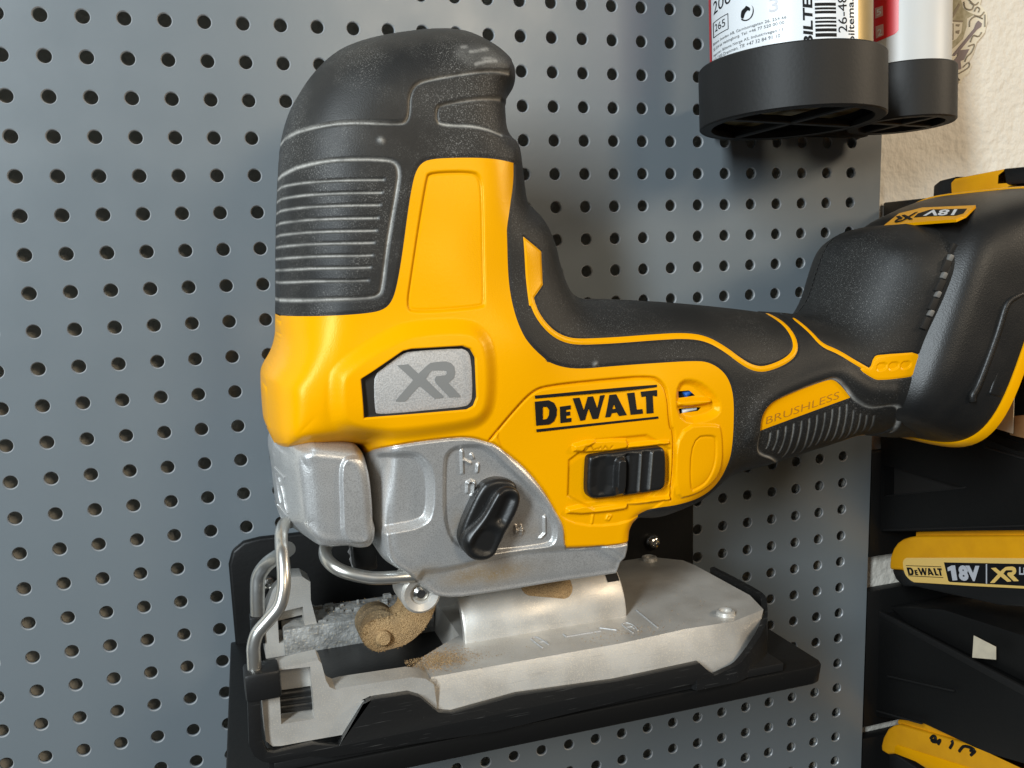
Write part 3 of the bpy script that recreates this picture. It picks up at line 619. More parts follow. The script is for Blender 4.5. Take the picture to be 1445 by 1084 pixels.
lets = [gfront(q9(*p)) for p in (((150, 480), (260, 600)), ((165, 545), (190, 760), (215, 880)), ((195, 600), (240, 760), (270, 930), (300, 1000)), ((215, 640), (225, 720)), ((180, 900), (300, 1040)))]
G.panel(chaikin(bar, 2), 1.3, 0.6)
X, Z, H, D, T = G.cut(gs); n = len(X); ge = rim_edges(T, None, X, Z)
mesh('front_guard', np.vstack([np.stack([X, YC - H, Z], 1), np.stack([X, YC + H, Z], 1)]), np.vstack([T, T[:, ::-1] + n, np.stack([ge[:, 1], ge[:, 0], ge[:, 0] + n], 1), np.stack([ge[:, 1], ge[:, 0] + n, ge[:, 1] + n], 1)]), m_alu, saw, True, None, np.concatenate([D, D]))

for l in lets:
    tube('raised_letter', [np.array([x - 0.15, YC - G.get(G.H, x, z), z]) for x, z in catmull(l, 3)], 0.42, m_alu, saw, 1, 8)
# ---------- battery foot (flared flange, no pack fitted)
foot = None
f0, f1 = at(1283, 598, -112), at(1384, 300, -112)
uz = (f1 - f0)[[0, 2]]; ulen = np.linalg.norm(uz); uu = np.array([uz[0], 0, uz[1]]) / ulen; ax = np.array([uu[2], 0, -uu[0]])
fc0 = np.array([(f0[0] + f1[0]) / 2, YC, (f0[2] + f1[2]) / 2])
def ring_pts(s_, hw, u0, u1, yc=-73.0, n_=72, e=4.5):
    c = fc0 + ax * s_ + uu * (u0 + u1) / 2; c = np.array([c[0], yc, c[2]]); hu = (u1 - u0) / 2; out = []
    for k in range(n_):
        t = 2 * math.pi * k / n_; cx_ = math.copysign(abs(math.cos(t)) ** (2 / e), math.cos(t)); sx_ = math.copysign(abs(math.sin(t)) ** (2 / e), math.sin(t))
        out.append(c + np.array([0, -1, 0]) * cx_ * hw + uu * sx_ * hu)
    return out
hl = ulen / 2
secs = [(-16, 20, -hl + 12, hl - 18), (-6, 30, -hl + 5, hl - 10), (-1, 35, -hl + 1.5, hl - 4), (1.5, 38.5, -hl, hl + 0.5), (5, 41, -hl - .6, hl + 4), (10, 43, -hl - 1, hl + 8), (20, 46, -hl - 1.5, hl + 15.5, -71), (30, 49.5, -hl - 1.8, hl + 22, -69), (36, 51.5, -hl - 1.8, hl + 25.5, -67.5)]
def loft(name, secs_, m, parent, cap=True, n_=72, e=4.5, ops=None):
    V = []; Fc = []
    for s_ in secs_: V += ring_pts(*s_, n_=n_, e=e)
    if ops: V = [ops(v) for v in V]
    for i in range(len(secs_) - 1):
        for j in range(n_): a = i * n_ + j; b_ = i * n_ + (j + 1) % n_; Fc.append((a, b_, b_ + n_, a + n_))
    if cap: Fc.append(tuple(range((len(secs_) - 1) * n_, len(secs_) * n_))); Fc.append(tuple(range(n_))[::-1])
    bm = bmesh.new(); bv = [bm.verts.new(v) for v in V]
    for f in Fc: bm.faces.new([bv[i] for i in f])
    return from_bm(name, bm, m, parent, 40)
foot = loft('battery_foot', secs, m_foot, saw, e=4.6)
loft('foot_trim', [(36.05, 52.0, -hl - 2.2, hl + 26.0, -67.5), (37, 52.6, -hl - 2.8, hl + 26.8, -67.5), (40.5, 52.6, -hl - 2.8, hl + 26.8, -67.5), (41.2, 51.8, -hl - 2.0, hl + 26, -67.5)], m_yel, foot, e=4.6)
# recess rib on the foot's near side
sidey = -117.3
gp = [at(x, y, sidey) for x, y in px((1452, 412), (1432, 420), (1420, 432), (1408, 470), (1392, 515), (1380, 545), (1373, 558), (1373, 566))]
tube('foot_ridge', [q + np.array([0, 0.3, 0]) for q in gp], 1.5, m_foot, foot, 5, 10)
gp2 = [at(x, y, sidey) for x, y in px((1452, 440), (1436, 446), (1424, 470), (1406, 520), (1394, 556), (1412, 562), (1424, 550), (1440, 510), (1460, 460))]
prism('foot_pad', [q + np.array([0, -0.9, 0]) for q in gp2], (0, 3.0, 0), m_foot, foot, 0.9, 3)
# vents in the neck
for (x, y) in vent_pts:
    q = surf([(x, y)])[0]; v = prism('vent_slot', [q + uu * a + ax * b_ + np.array([0, -0.9, 0]) for a, b_ in ((-3.0, -1.9), (-3.0, 1.5), (2.4, 2.2), (2.4, -1.2))], (0, 2.0, 0), m_void, handle, 0.5, 2)
for (xa, ya), (xb, yb) in zip(vent_pts[:-1], vent_pts[1:]):
    q = surf([((xa + xb) / 2 + 1, (ya + yb) / 2)])[0]; prism('vent_highlight_pad', [q + uu * a + ax * b_ + np.array([0, -1.15, 0]) for a, b_ in ((-1.5, -1.3), (-1.5, 1.1), (1.3, 1.5), (1.3, -0.8))], (0, 2.2, 0), m_vent_hl, handle, 0.5, 2)  # added pale pads imitating the highlight on the rubber
# label on the top of the flange
def flange_top(yf, s_): return fc0 + ax * s_ + uu * (hl + 3.5) + np.array([0, yf, 0])
def ft(x, y):
    d = _ray(x, y); n_ = uu; t = ((fc0 + uu * (hl + 3.2) - CAM) @ n_) / (d @ n_); return CAM + d * t
lab_px = z8((762, 342), (850, 262), (930, 250), (1205, 238), (1170, 290), (1110, 312), (950, 322))
def onto(p):   # drop a pixel onto the flange's rounded upper flank (constant distance along the tool axis)
    d = _ray(*p); c = fc0 + ax * 12.0; t = ((c - CAM) @ ax) / (d @ ax); return CAM + d * t

# ---------- shoe
ZT, ZB = -255.0, -272.0
top_px = px((484, 966), (583, 950), (612, 952), (730, 934), (869.5, 909), (971, 886), (1039, 876), (1080, 859), (1059, 838), (985, 796), (968, 789), (920, 784), (883, 787))
TP = [atZ(x, y, ZT) for x, y in top_px]
yn, yfar = -114.0, TP[-2][1]
def lowered(p, dy, z):  return np.array([p[0], p[1] + dy, z])
shoe = None
bm = bmesh.new()
near = [(128, -114.0), (200, -114.0), (229, -111.5), (249, -112.5), (267, -106.5), (271, -91.0), (270, -49), (268.5, -40), (257, -29), (148, -28.5), (147, -83), (140, -88), (129, -97)]
lower = [(124, -118.0), (200, -118.2), (233, -117.5), (246, -117.5), (262, -109.0), (273, -91.5), (272.3, -48), (270, -37), (258, -25), (146, -24.5), (145, -83), (138, -89), (126, -98)]
def stack_loops(bm, loops):
    rings = [[bm.verts.new(p) for p in l] for l in loops]
    for a, b_ in zip(rings[:-1], rings[1:]):
        for i in range(len(a)): bm.faces.new([a[i], a[(i + 1) % len(a)], b_[(i + 1) % len(a)], b_[i]])
    bm.faces.new(rings[0]); bm.faces.new(rings[-1][::-1])
stack_loops(bm, [[(x, y, ZT) for x, y in near], [(x, y, ZT - 12.0) for x, y in lower], [(x, y, ZB) for x, y in lower]])
bmesh.ops.bevel(bm, geom=[e for e in bm.edges if e.calc_face_angle(0) > 0.3], offset=0.8, segments=2, affect='EDGES', clamp_overlap=True)
shoe = from_bm('shoe', bm, m_shoe, saw, 30)
# near rail and prong: one wall with a square slot
def wl(pts, Y): return [at(x, y, Y) for x, y in pts]
NP = wl(q8((388, 322), (520, 296), (545, 292), (540, 95), (915, 8), (945, 45), (985, 200), (1020, 262), (1075, 286)) + z4((600, 655), (930, 605), (1000, 612), (1040, 640), (1060, 780), (900, 860), (590, 885), (460, 908), (300, 938), (258, 940), (225, 915)), -118)
NH = wl(q8((545, 105), (840, 72), (882, 555), (570, 605)), -118)
prong = holed('fence_clamp', [NP, NH], (0, 9.0, 0), m_shoe, shoe)
iw = wl(q8((530, 60), (850, 30), (850, 255), (530, 300)), -112)
prism('clamp_wall', iw, (0, 1.5, 0), m_shoe, prong, 0.3, 1)
for k in range(3):
    q = wl(q8((530, 330 + 62 * k), (900, 280 + 62 * k)), -111); tube('clamp_bar', [q[0], (q[0] + q[1]) / 2, q[1]], 2.0, m_blk, prong, 2, 12)
box('clamp_floor', (76, -117.4, -262.5), (90, -108, -261.0), m_shoe, prong, 0.2)
# near rail top towards the plate
prism('near_rail', [(92, -117.5, -256.5), (130, -115, -255.6), (131, -97.5, -255.6), (128, -96.5, -255.8), (120, -106, -256.3), (92, -107, -256.5)], (0, 0, -12), m_shoe, shoe, 0.8)
# far rail, far prong
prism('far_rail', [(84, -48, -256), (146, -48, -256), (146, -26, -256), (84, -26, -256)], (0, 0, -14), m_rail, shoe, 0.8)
rr = random.Random(3)
bmr = bmesh.new()
for _ in range(40):
    x, y, sx_, sy_ = rr.uniform(95, 144), rr.uniform(-46, -28), rr.uniform(.8, 4), rr.uniform(.8, 2.5)
    box('', (x, y, -256.4), (x + sx_, y + sy_, -255.8 + rr.uniform(.3, 1.6)), m_shoe, None, 0.3, 1, bm=bmr)
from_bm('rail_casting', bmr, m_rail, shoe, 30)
FP = wl(z4((225, 515), (218, 410), (222, 290), (262, 200), (345, 118), (400, 116), (440, 142), (442, 230), (492, 420), (430, 490)), -46)
FH = wl(z4((280, 292), (404, 262), (420, 415), (288, 440)), -46)
fpr = holed('fence_clamp', [FP, FH], (0, 11.0, 0), m_shoe, shoe)
fw = wl(z4((270, 285), (410, 250), (412, 300), (272, 335)), -38); prism('clamp_wall', fw, (0, 1, 0), m_shoe, fpr, 0.2, 1)
fw = wl(z4((270, 330), (425, 300), (425, 365), (280, 390)), -37); prism('clamp_bar', fw, (0, 1, 0), m_blk, fpr, 0.2, 1)
fw = wl(z4((275, 380), (425, 350), (425, 430), (285, 450)), -40); prism('clamp_floor', fw, (0, 1, 0), m_shoe, fpr, 0.2, 1)
box('blade_opening', (76, -104, -268), (150, -48, -266.5), m_blk, shoe, 0.4)
# half-round tilt saddle
xr0, xr1 = 147.0, 214.0; rc = -70.0; rad = 21.5
V = []; Fc = []; ns = 28; xs_ = [xr0, xr0 + 0.8, xr1 - 0.8, xr1]
for xi, x in enumerate(xs_):
    for k in range(ns + 1):
        t = math.pi * k / ns; rr_ = rad - (0.5 if xi in (0, 3) else 0); V.append((x, rc - rr_ * math.cos(t), ZT - 0.5 + rr_ * math.sin(t)))
for x in (xr0, xr1):
    for k in range(ns + 1):
        t = math.pi * k / ns; V.append((x, rc - (rad - 3.2) * math.cos(t), ZT - 0.5 + (rad - 3.2) * math.sin(t)))
n1 = ns + 1
for i in range(3):
    for k in range(ns): a = i * n1 + k; Fc.append((a, a + 1, a + 1 + n1, a + n1))
for k in range(ns):
    Fc.append((k, 4 * n1 + k, 4 * n1 + k + 1, k + 1)); Fc.append((3 * n1 + k, 3 * n1 + k + 1, 5 * n1 + k + 1, 5 * n1 + k)); Fc.append((4 * n1 + k, 5 * n1 + k, 5 * n1 + k + 1, 4 * n1 + k + 1))
mesh('tilt_saddle', V, Fc, m_shoe, shoe, True, 35)
# sawdust-filled window in the saddle, notch at its end
def on_saddle(p, r_):
    d = _ray(*p); lo, hi = 200.0, 480.0
    d = d / np.linalg.norm(d)
    for t in np.arange(200, 480, 0.25):
        q = CAM + d * t
        if (q[1] - rc) ** 2 + (q[2] - ZT + 0.5) ** 2 < r_ * r_: return q
    return CAM + d * 330
def saddle_patch(name, pix, m, r_):
    P = [on_saddle(p, r_) for p in pix]; return mesh(name, P, tess([[(q[0], q[2]) for q in P]]), m, shoe, False)
lw = [on_saddle(p, rad + 0.12) for p in q10((108, 215), (125, 245), (170, 268), (300, 280), (420, 290), (500, 298), (545, 280), (572, 240), (578, 190))]
la = [(q[0], math.atan2(q[2] - ZT + 0.5, rc - q[1])) for q in lw]; xs2 = np.linspace(la[0][0], la[-1][0], 30); V = []
for x in xs2:
    lo = np.interp(x, [q[0] for q in la], [q[1] for q in la])
    for k in range(9): t = lo + (1.25 - lo) * k / 8; rr_ = rad + 0.10; V.append((x, rc - rr_ * math.cos(t), ZT - 0.5 + rr_ * math.sin(t)))
mesh('dust_window', V, [(i * 9 + k, i * 9 + 9 + k, i * 9 + 10 + k, i * 9 + k + 1) for i in range(29) for k in range(8)], m_saw, shoe)
nq = [on_saddle(p, rad + 0.1) for p in q10((935, 140), (1010, 150))]; na = [math.atan2(q[2] - ZT + 0.5, rc - q[1]) for q in nq]
V = [(x, rc - (rad + 0.1) * math.cos(t), ZT - 0.5 + (rad + 0.1) * math.sin(t)) for x in np.linspace(nq[0][0] - 1.5, xr1 - 0.6, 4) for t in np.linspace(na[0], 1.3, 8)]
mesh('saddle_notch', V, [(i * 8 + k, i * 8 + 8 + k, i * 8 + 9 + k, i * 8 + k + 1) for i in range(3) for k in range(7)], m_void, shoe)
# embossed scale
def flatmark(name, segs_, r_):
    bm = None
    for s_ in segs_:
        P = [atZ(x, y, ZT + 0.1) for x, y in s_]; tube(name, P if len(P) > 2 else [P[0], (P[0] + P[1]) / 2, P[1]], r_, m_xr, shoe, 3, 8)
flatmark('bevel_mark', [q10((1170, 402), (1365, 562)), q10((830, 566), (985, 586)), q10((520, 648), (840, 595)), q10((492, 622), (520, 650))], 0.34)
flatmark('bevel_digit', [q10((195, 665), (240, 650), (300, 680), (350, 715)), q10((195, 670), (240, 705), (300, 750)), q10((270, 700), (330, 690), (355, 720)),
                         q10((1040, 530), (1080, 518), (1140, 540), (1185, 588)), q10((1040, 535), (1080, 570), (1140, 612)), q10((1075, 560), (1130, 555), (1145, 570))], 0.30)
# bolt sockets on the shoe
for (x, y) in ((916, 786), (1024, 862)):
    c = atZ(x, y, ZT + 1.5); lathe('shoe_screw', [(0.01, -1.2), (1.9, -1.2), (2.1, 0.0), (2.7, 0.35), (3.5, 0.0), (3.9, -1.6), (4.2, -3)], c, (0, 0, 1), m_shoe, shoe, 24)
c = atZ(*z4((575, 622))[0], ZT); lathe('shoe_hole', [(0.01, 0.4), (1.6, 0.4), (1.8, 0.3), (1.8, -2)], c, (0, 0, 1), m_void, shoe, 16)
# ---------- plastic overshoe
OS = wl(q8((255, 275), (372, 300), (384, 640), (400, 780), (440, 862), (505, 872), (860, 795), (1105, 808), (1335, 440), (1400, 385)) + z4((712, 728), (752, 712), (920, 687), (972, 702), (1062, 776), (1130, 782), (1445, 694)) +
        z6((500, 655), (850, 580), (885, 612), (935, 640), (900, 648), (600, 716), (0, 862)) + q8((1445, 842), (1300, 868), (1020, 912), (870, 900), (500, 966), (400, 955), (318, 900), (272, 800)), -121)
over = prism('overshoe', OS, (0, 3.0, 0), m_over, saw, 0.5, 2)
box('overshoe_floor', (73, -119, -276.0), (268, -22, -272.6), m_blk, over, 0.5)
tipb = catmull([(228, -121.5), (240, -121.3), (249, -120.3), (264, -111.8), (272, -102), (276.5, -92), (276.8, -75), (276, -55)], 5)
tiph = np.interp(tipb[:, 0] - 0.25 * np.maximum(0, -tipb[:, 1] - 200), [228, 236, 246, 262, 276], [-271.5, -271, -268.5, -261, -254.5])
V = []; Fc = []; cen = np.array([200, -70])
for (x, y), h in zip(tipb, tiph):
    d = cen - np.array([x, y]); d = d / np.linalg.norm(d) * 2.4
    V += [(x, y, -275.5), (x - 0.0, y, h), (x + d[0], y + d[1], h), (x + d[0], y + d[1], -275.5)]
k = len(tipb)
for i in range(k - 1):
    for j in range(4): a = i * 4 + j; b_ = i * 4 + (j + 1) % 4; Fc.append((a, b_, b_ + 4, a + 4))
Fc += [(0, 1, 2, 3), ((k - 1) * 4 + 3, (k - 1) * 4 + 2, (k - 1) * 4 + 1, (k - 1) * 4)]
mesh('overshoe_tip', V, Fc, m_over, over, True, 40)
sb = at(*q8((400, 190))[0], -117); box('wire_socket', (sb[0] - 5.8, -121.6, sb[2] - 5.4), (sb[0] + 5.4, -111, sb[2] + 4.2), m_blk, over, 1.2)
fx = at(*z4((180, 330))[0], -44); box('wire_socket', (fx[0] - 2.6, -47, fx[2] - 9), (fx[0] + 2.6, -40, fx[2] + 2.4), m_blk, over, 0.6)
box('overshoe_wall', (71.5, -118, -276), (75, -24, -268), m_blk, over, 0.5)
# ---------- wires
nw = [(z3((240, 470)), -88), (z3((212, 480)), -96), (z3((197, 520)), -102), (z3((196, 570)), -106), (z3((200, 620)), -110), (z3((208, 720)), -114), (z3((206, 800)), -116), (z3((185, 880)), -117), (z3((130, 950)), -117), (z3((80, 1010)), -117), (z3((62, 1070)), -117), (z4((165, 500)), -117), (z4((170, 590)), -117)]
tube('blade_guard_wire', [at(*p[0], y) for p, y in nw], 2.2, m_zinc, saw, 6, 18)
fw_ = [(z3((230, 600)), -60), (z3((190, 630)), -52), (z3((130, 672)), -46), (z3((88, 730)), -44), (z3((80, 800)), -44), (z3((82, 920)), -44)]
tube('blade_guard_wire', [at(*p[0], y) for p, y in fw_], 2.9, m_zinc, saw, 6, 18)
gw = [(z3((440, 545)), -84), (z3((412, 590)), -88), (z3((412, 640)), -93), (z3((450, 685)), -98), (z3((520, 718)), -101), (z3((640, 742)), -103), (z3((760, 738)), -104), (z3((840, 732)), -104)]
tube('blade_guide_wire', [at(*p[0], y) for p, y in gw], 2.3, m_zinc, saw, 6, 18)
prism('wire_bracket', wl(z3((780, 722), (990, 708), (1032, 716), (1030, 745), (1000, 782), (930, 778), (870, 750), (790, 752)), -105), (0, 4, 0), m_alu, saw, 0.6)
# ---------- blade, plunger, roller support
bl = wl(z3((515, 560), (530, 600), (520, 620), (535, 640), (528, 655), (540, 690), (548, 760), (600, 770), (600, 540), (520, 540)), -73)
prism('saw_blade', bl, (0, 1.2, 0), m_xr, saw)
prism('blade_clamp', wl(z3((538, 560), (650, 560), (668, 700), (560, 720), (548, 690)), -78), (0, 10, 0), m_blk, saw, 1.0)
arm_c = at(*z3((870, 792))[0], -96)
arm_px = q6((590, 540), (568, 640), (520, 695), (440, 735), (330, 752), (245, 795), (198, 880), (228, 990), (335, 1058), (480, 1032), (620, 985), (740, 895), (830, 780), (885, 655), (894, 575), (800, 560), (690, 540))
ARM = catmull(np.array(wl(arm_px, -84)), 3, True)
arm = prism('roller_support', list(ARM), (0, 9, 0), m_saw, saw, 1.6, 2)
rc_ = at(*q6((345, 815))[0], -80)
lathe('blade_roller', [(0.01, -8.0), (6, -8.0), (7.4, -7.0), (7.4, -2), (6.0, -0.8), (6.0, 0.6), (7.4, 1.6), (7.4, 3.2), (0.01, 3.4)], rc_, (0, -1, 0), m_wheel, arm, 36)
lathe('roller_pin', [(0.01, 2.0), (2.2, 2.0), (2.9, 1.2), (3.1, -1)], at(*q6((398, 920))[0], -84.5), (0, -1, 0), m_saw, arm, 24)
pv = at(*q6((740, 500))[0], -102)
lathe('pivot_boss', [(0.01, 0.4), (3.6, 0.4), (3.9, 1.6), (6.2, 2.4), (7.2, 1.4), (7.4, -12)], pv, (0, -1, 0), m_shoe, saw, 28)
lathe('pivot_bolt', [(0.01, 1.6), (1.6, 1.8), (2.6, 1.2), (3.0, 0.2), (3.3, -1)], pv, (0, -1, 0), m_chr, saw, 20)
# loose sawdust on the shoe and the case: many tiny chips
bm = bmesh.new()
def chip(p, s_):
    v = [bm.verts.new(Vector(p) + Vector((rr.uniform(-1, 1), rr.uniform(-1, 1), rr.uniform(-.4, 1))) * s_) for _ in range(4)]
    for t in ((0, 1, 2), (0, 1, 3), (1, 2, 3), (0, 2, 3)): bm.faces.new([v[i] for i in t])
for _ in range(4200):
    x = rr.gauss(133, 6.5); y = rr.gauss(-101, 4.5)
    if x > 122 and -115 < y < -84 and (y < -97 or x > 129 + (y + 97)*1.2): chip((x, y, ZT + 0.05), rr.uniform(.08, .32))
for _ in range(300): chip((rr.uniform(95, 144), rr.uniform(-47, -27), ZT - 0.4), rr.uniform(.1, .4))
for _ in range(260): chip((rr.uniform(150, 265), rr.uniform(-112, -60), ZT + 0.15), rr.uniform(.1, .3))
for _ in range(200): chip((rr.gauss(206, 10), rr.gauss(-106, 3), ZT + 0.15), rr.uniform(.1, .35))
for _ in range(420):
    t = rr.random(); a0, a1 = (ARM[rr.randrange(len(ARM))], ARM[rr.randrange(len(ARM))]); q = a0 + (a1 - a0) * t; chip((q[0], -84.1, q[2]), rr.uniform(.15, .6))
for _ in range(500):
    x = rr.gauss(128, 12); chip((x, -105.0 + rr.gauss(0, 1.5), ZT - 0.9 if x < 128 else ZT), rr.uniform(.1, .4))
od = from_bm('sawdust', bm, m_saw, shoe, 30, False); od['kind'] = 'stuff'

# ---------- 18V label on the sloping upper shoulder of the foot
LA = fc0 + uu * (hl + 8) + ax * 10.0; LB = fc0 + uu * (hl + 15.5) + ax * 20.0; ld = LB - LA; ln = np.cross(np.array([0, 1.0, 0]), ld); ln /= np.linalg.norm(ln)
if ln @ ax > 0: ln = -ln
def onto(p, h=0.0):
    d = _ray(*p); c = LA + ln * (-0.1 + h); t = ((c - CAM) @ ln) / (d @ ln); return CAM + d * t
lz = zoom(1230, 220, 6.721)
def flag(name, pts, m, parent, h, th): return prism(name, [onto(p, h) for p in pts], tuple(-ln * th), m, parent, 0)
fl_ = flag('voltage_label', lz((105, 668), (260, 545), (480, 490), (985, 468), (890, 560), (800, 600), (420, 630), (200, 655)), m_yel, foot, 0.3, 1.2)
flag('label_panel', lz((400, 583), (440, 545), (560, 508), (905, 500), (870, 545), (800, 566), (560, 572)), m_print, fl_, 0.42, 0.3)
xg = [(435, 330), (550, 318), (655, 415), (700, 370), (775, 305), (830, 296), (935, 290), (985, 305), (1020, 345), (1030, 405), (1015, 460), (962, 510), (1085, 640), (1078, 655), (970, 657), (830, 510), (818, 470), (838, 440), (925, 432), (945, 410), (940, 390), (915, 382), (800, 382), (770, 405), (730, 468), (912, 648), (905, 664), (820, 670), (665, 540), (530, 690), (515, 700), (425, 700), (420, 690), (600, 480)]
ga, gb, gc = (np.array(lz(p)[0]) for p in ((395, 606), (190, 640), (440, 530)))
P = [onto(tuple(ga + (x - 420) / 665 * (gb - ga) + (y - 290) / 410 * (gc - ga)), 0.5) for x, y in xg]; mesh('label_print', P, tess([[(q[1], q[2]) for q in P]]), m_print, fl_, False)
V, T = text2d('18V', 0.03, 0.0); a_, b_, c_ = (np.array(lz(p)[0]) for p in ((815, 505), (500, 572), (780, 562)))
mesh('label_print', [onto(tuple(a_ + u * (np.array(lz((520, 512))[0]) - a_) + v * (c_ - a_)), 0.52) for u, v in V], T, m_white, fl_, False)

# ================================================================== PEGBOARD
board = thing('pegboard', 'large blue-grey steel pegboard with rows of round holes behind the jigsaw', 'pegboard', (150, 0, -420))
c0, c1_, r0, r1_ = -4, 26, -3, 31; HR, HO, th, nseg = 2.62, 3.0, 1.4, 20
V = []; Fc = []; MI = []
def add(v): V.append(v); return len(V) - 1
for c in range(c0, c1_ + 1):
    for r in range(r0, r1_ + 1):
        x, z = c * 15.0, -r * 15.0
        ring_o = []; ring_b = []; ring_i = []
        for k in range(nseg):
            t = 2 * math.pi * (k + .5) / nseg; ct, st = math.cos(t), math.sin(t); m_ = max(abs(ct), abs(st))
            V.append((x + 7.5 * ct / m_, 0, z + 7.5 * st / m_)); V.append((x + HO * ct, 0, z + HO * st)); V.append((x + HR * ct, 0.55, z + HR * st)); V.append((x + HR * ct, th, z + HR * st))
        b0 = len(V) - 4 * nseg
        for k in range(nseg):
            a = b0 + 4 * k; b_ = b0 + 4 * ((k + 1) % nseg)
            for j in range(3): Fc.append((a + j, a + j + 1, b_ + j + 1, b_ + j)); MI.append(1 if j == 1 else 0)
        # the four corners of the cell (the octagonal fan misses them)
        for sx_, sz_ in ((1, 1), (1, -1), (-1, 1), (-1, -1)):
            pass
x0, x1 = c0 * 15 - 7.5, c1_ * 15 + 7.5; zt, zb_ = -r0 * 15 + 7.5, -r1_ * 15 - 7.5
b0 = len(V); V += [(x1, 0, zb_), (408.6, 0, zb_), (408.6, 0, zt), (x1, 0, zt), (408.6, 12, zb_), (408.6, 12, zt)]
Fc += [(b0, b0 + 1, b0 + 2, b0 + 3), (b0 + 1, b0 + 4, b0 + 5, b0 + 2)]; MI += [0, 0]
bo = mesh('perforated_sheet', V, Fc, [m_board, m_rim], board, False, None, None, MI)
me = bo.data
bm = bmesh.new(); bm.from_mesh(me); bmesh.ops.remove_doubles(bm, verts=bm.verts, dist=1e-6); bmesh.ops.recalc_face_normals(bm, faces=bm.faces)
bm.to_mesh(me); bm.free(); me.shade_smooth(); me.set_sharp_from_angle(angle=math.radians(25))

# ================================================================== WALL
bmw = bmesh.new(); prism('', [(-400, 10, -900), (1500, 10, -900), (1500, 10, 500), (-400, 10, 500)], (0, 30, 0), m_wall, None, 0, bm=bmw)
wall = from_bm('wall', bmw, m_wall); wall['kind'] = 'structure'

# ================================================================== HOLDER
hold = thing('tool_shelf', 'black plastic shelf bracket screwed to the pegboard under the jigsaw', 'shelf', (180, 0, -290))
zt1, zt2 = -229.5, -233.5
BP = [(66, -0.1, -290), (66, -0.1, -240), (68, -0.1, -234), (73, -0.1, -230.5), (80, -0.1, -229.5), (290, -0.1, -231.5), (294, -0.1, -233), (295.4, -0.1, -237), (295.4, -0.1, -290)]
prism('back_plate', BP, (0, -4.2, 0), m_pla, hold, 1.4, 3)
SH = [(57.5, -119.2, -276.4), (282.5, -119.6, -276.4), (286.2, -118.4, -276.4), (287.6, -115, -276.4), (289, -0.5, -276.4), (64, -0.5, -276.4)]
prism('shelf_plate', SH, (0, 1.6, -8.6), m_pla, hold, 0.8, 2)
prism('gusset', [(66.2, -4.2, -232), (66.2, -4.2, -276), (58.5, -118, -276)], (3, 0, 0), m_pla, hold, 0.5, 2) if False else None
for (x, y) in ((920, 765), (377, 824)):
    c = at(x, y, -4.6); lathe('screw', [(0.01, 2.2), (1.0, 2.4), (1.3, 3.2), (2.4, 2.9), (3.6, 1.9), (4.1, 0.4), (4.1, 0)], c, (0, -1, 0), m_chr, hold, 24)

# ================================================================== CAN HOLDER AND CANS
hc = np.array([311.5, -57.0, -46.6]); hr = 38.5
sc = np.array([391.0, -33.0, -41.6]); sr = 24.5
cup = thing('can_holder', 'black plastic double-ring can holder fixed high on the pegboard', 'can holder', (350, 0, -50))
def ring(c, r, name, segs=72):
    return lathe(name, [(r, -13), (r, 10.8), (r - 0.5, 11.4), (r - 1.5, 11.4), (r - 2.0, 10.8), (r - 2.0, -13), (r - 1.5, -13.6), (r - 0.6, -13.6), (r, -13)], c, (0, 0, 1), m_cup, cup, segs)
ring(hc, hr, 'can_ring'); ring(sc, sr, 'can_ring')
for c, r in ((hc, hr), (sc, sr)):
    for dx, dy in ((1, 0.15), (-0.15, 1)):
        d = np.array([dx, dy, 0]) / math.hypot(dx, dy); n_ = np.array([-d[1], d[0], 0]); L_ = r - 2.0
        prism('cross_bar', [c + d * L_ + n_ * 2 + (0, 0, -13.4), c + d * L_ - n_ * 2 + (0, 0, -13.4), c - d * L_ - n_ * 2 + (0, 0, -13.4), c - d * L_ + n_ * 2 + (0, 0, -13.4)], (0, 0, 3), m_cup, cup, 0.5, 1)
    lathe('base_rim', [(r - 1.5, -13.5), (r - 5, -13.5), (r - 5, -11), (r - 1.5, -11)], c, (0, 0, 1), m_cup, cup, 64)
box('mount_plate', (318, -5, -55), (396, -0.2, -38), m_cup, cup, 0.6); box('mount_arm', (304, -24, -55), (322, -4.5, -40), m_cup, cup, 0.6); box('mount_arm', (352, -38, -52), (386, -4.5, -42), m_cup, cup, 0.6)
can = thing('spray_can', 'white labelled can with printed address and barcode in the larger ring', 'can', tuple(hc + (0, 0, -9)))
cr = hr - 5.0
lathe('can_body', [(0.01, -8.5), (cr - 3, -8.5), (cr - 0.6, -7), (cr - 0.6, 118), (cr - 4, 124), (0.01, 126)], hc, (0, 0, 1), m_gold, can, 72)
def cyl(c, r): 
    def f(p):
        d = _ray(*p); o = CAM - c; a = d[0] ** 2 + d[1] ** 2; b_ = o[0] * d[0] + o[1] * d[1]; cc = o[0] ** 2 + o[1] ** 2 - r * r
        disc = b_ * b_ - a * cc; t = (-b_ - math.sqrt(max(disc, 0))) / a; q = CAM + d * t; an = math.atan2(q[1] - c[1], q[0] - c[0]); return (an if an < 1.2 else an - 2 * math.pi), q[2]
    return f
cf = cyl(hc, cr)
def arc_patch(name, c, r, a0, a1, z0, z1_, m, parent, n=40):
    V = [(c[0] + r * math.cos(a), c[1] + r * math.sin(a), z) for a in np.linspace(a0, a1, n) for z in (z0, z1_)]
    return mesh(name, V, [(2 * i, 2 * i + 2, 2 * i + 3, 2 * i + 1) for i in range(n - 1)], m, parent)
aL = -2.95; aR = cf((1214, 40))[0]
arc_patch('can_label', hc, cr, cf((1007, 60))[0] if True else aL, aR, -54, 70, m_white, can)
arc_patch('label_edge', hc, cr - 0.1, cf((1003.5, 60))[0] - 0.35, cf((1006, 60))[0], -54, 70, m_red, can, 8)
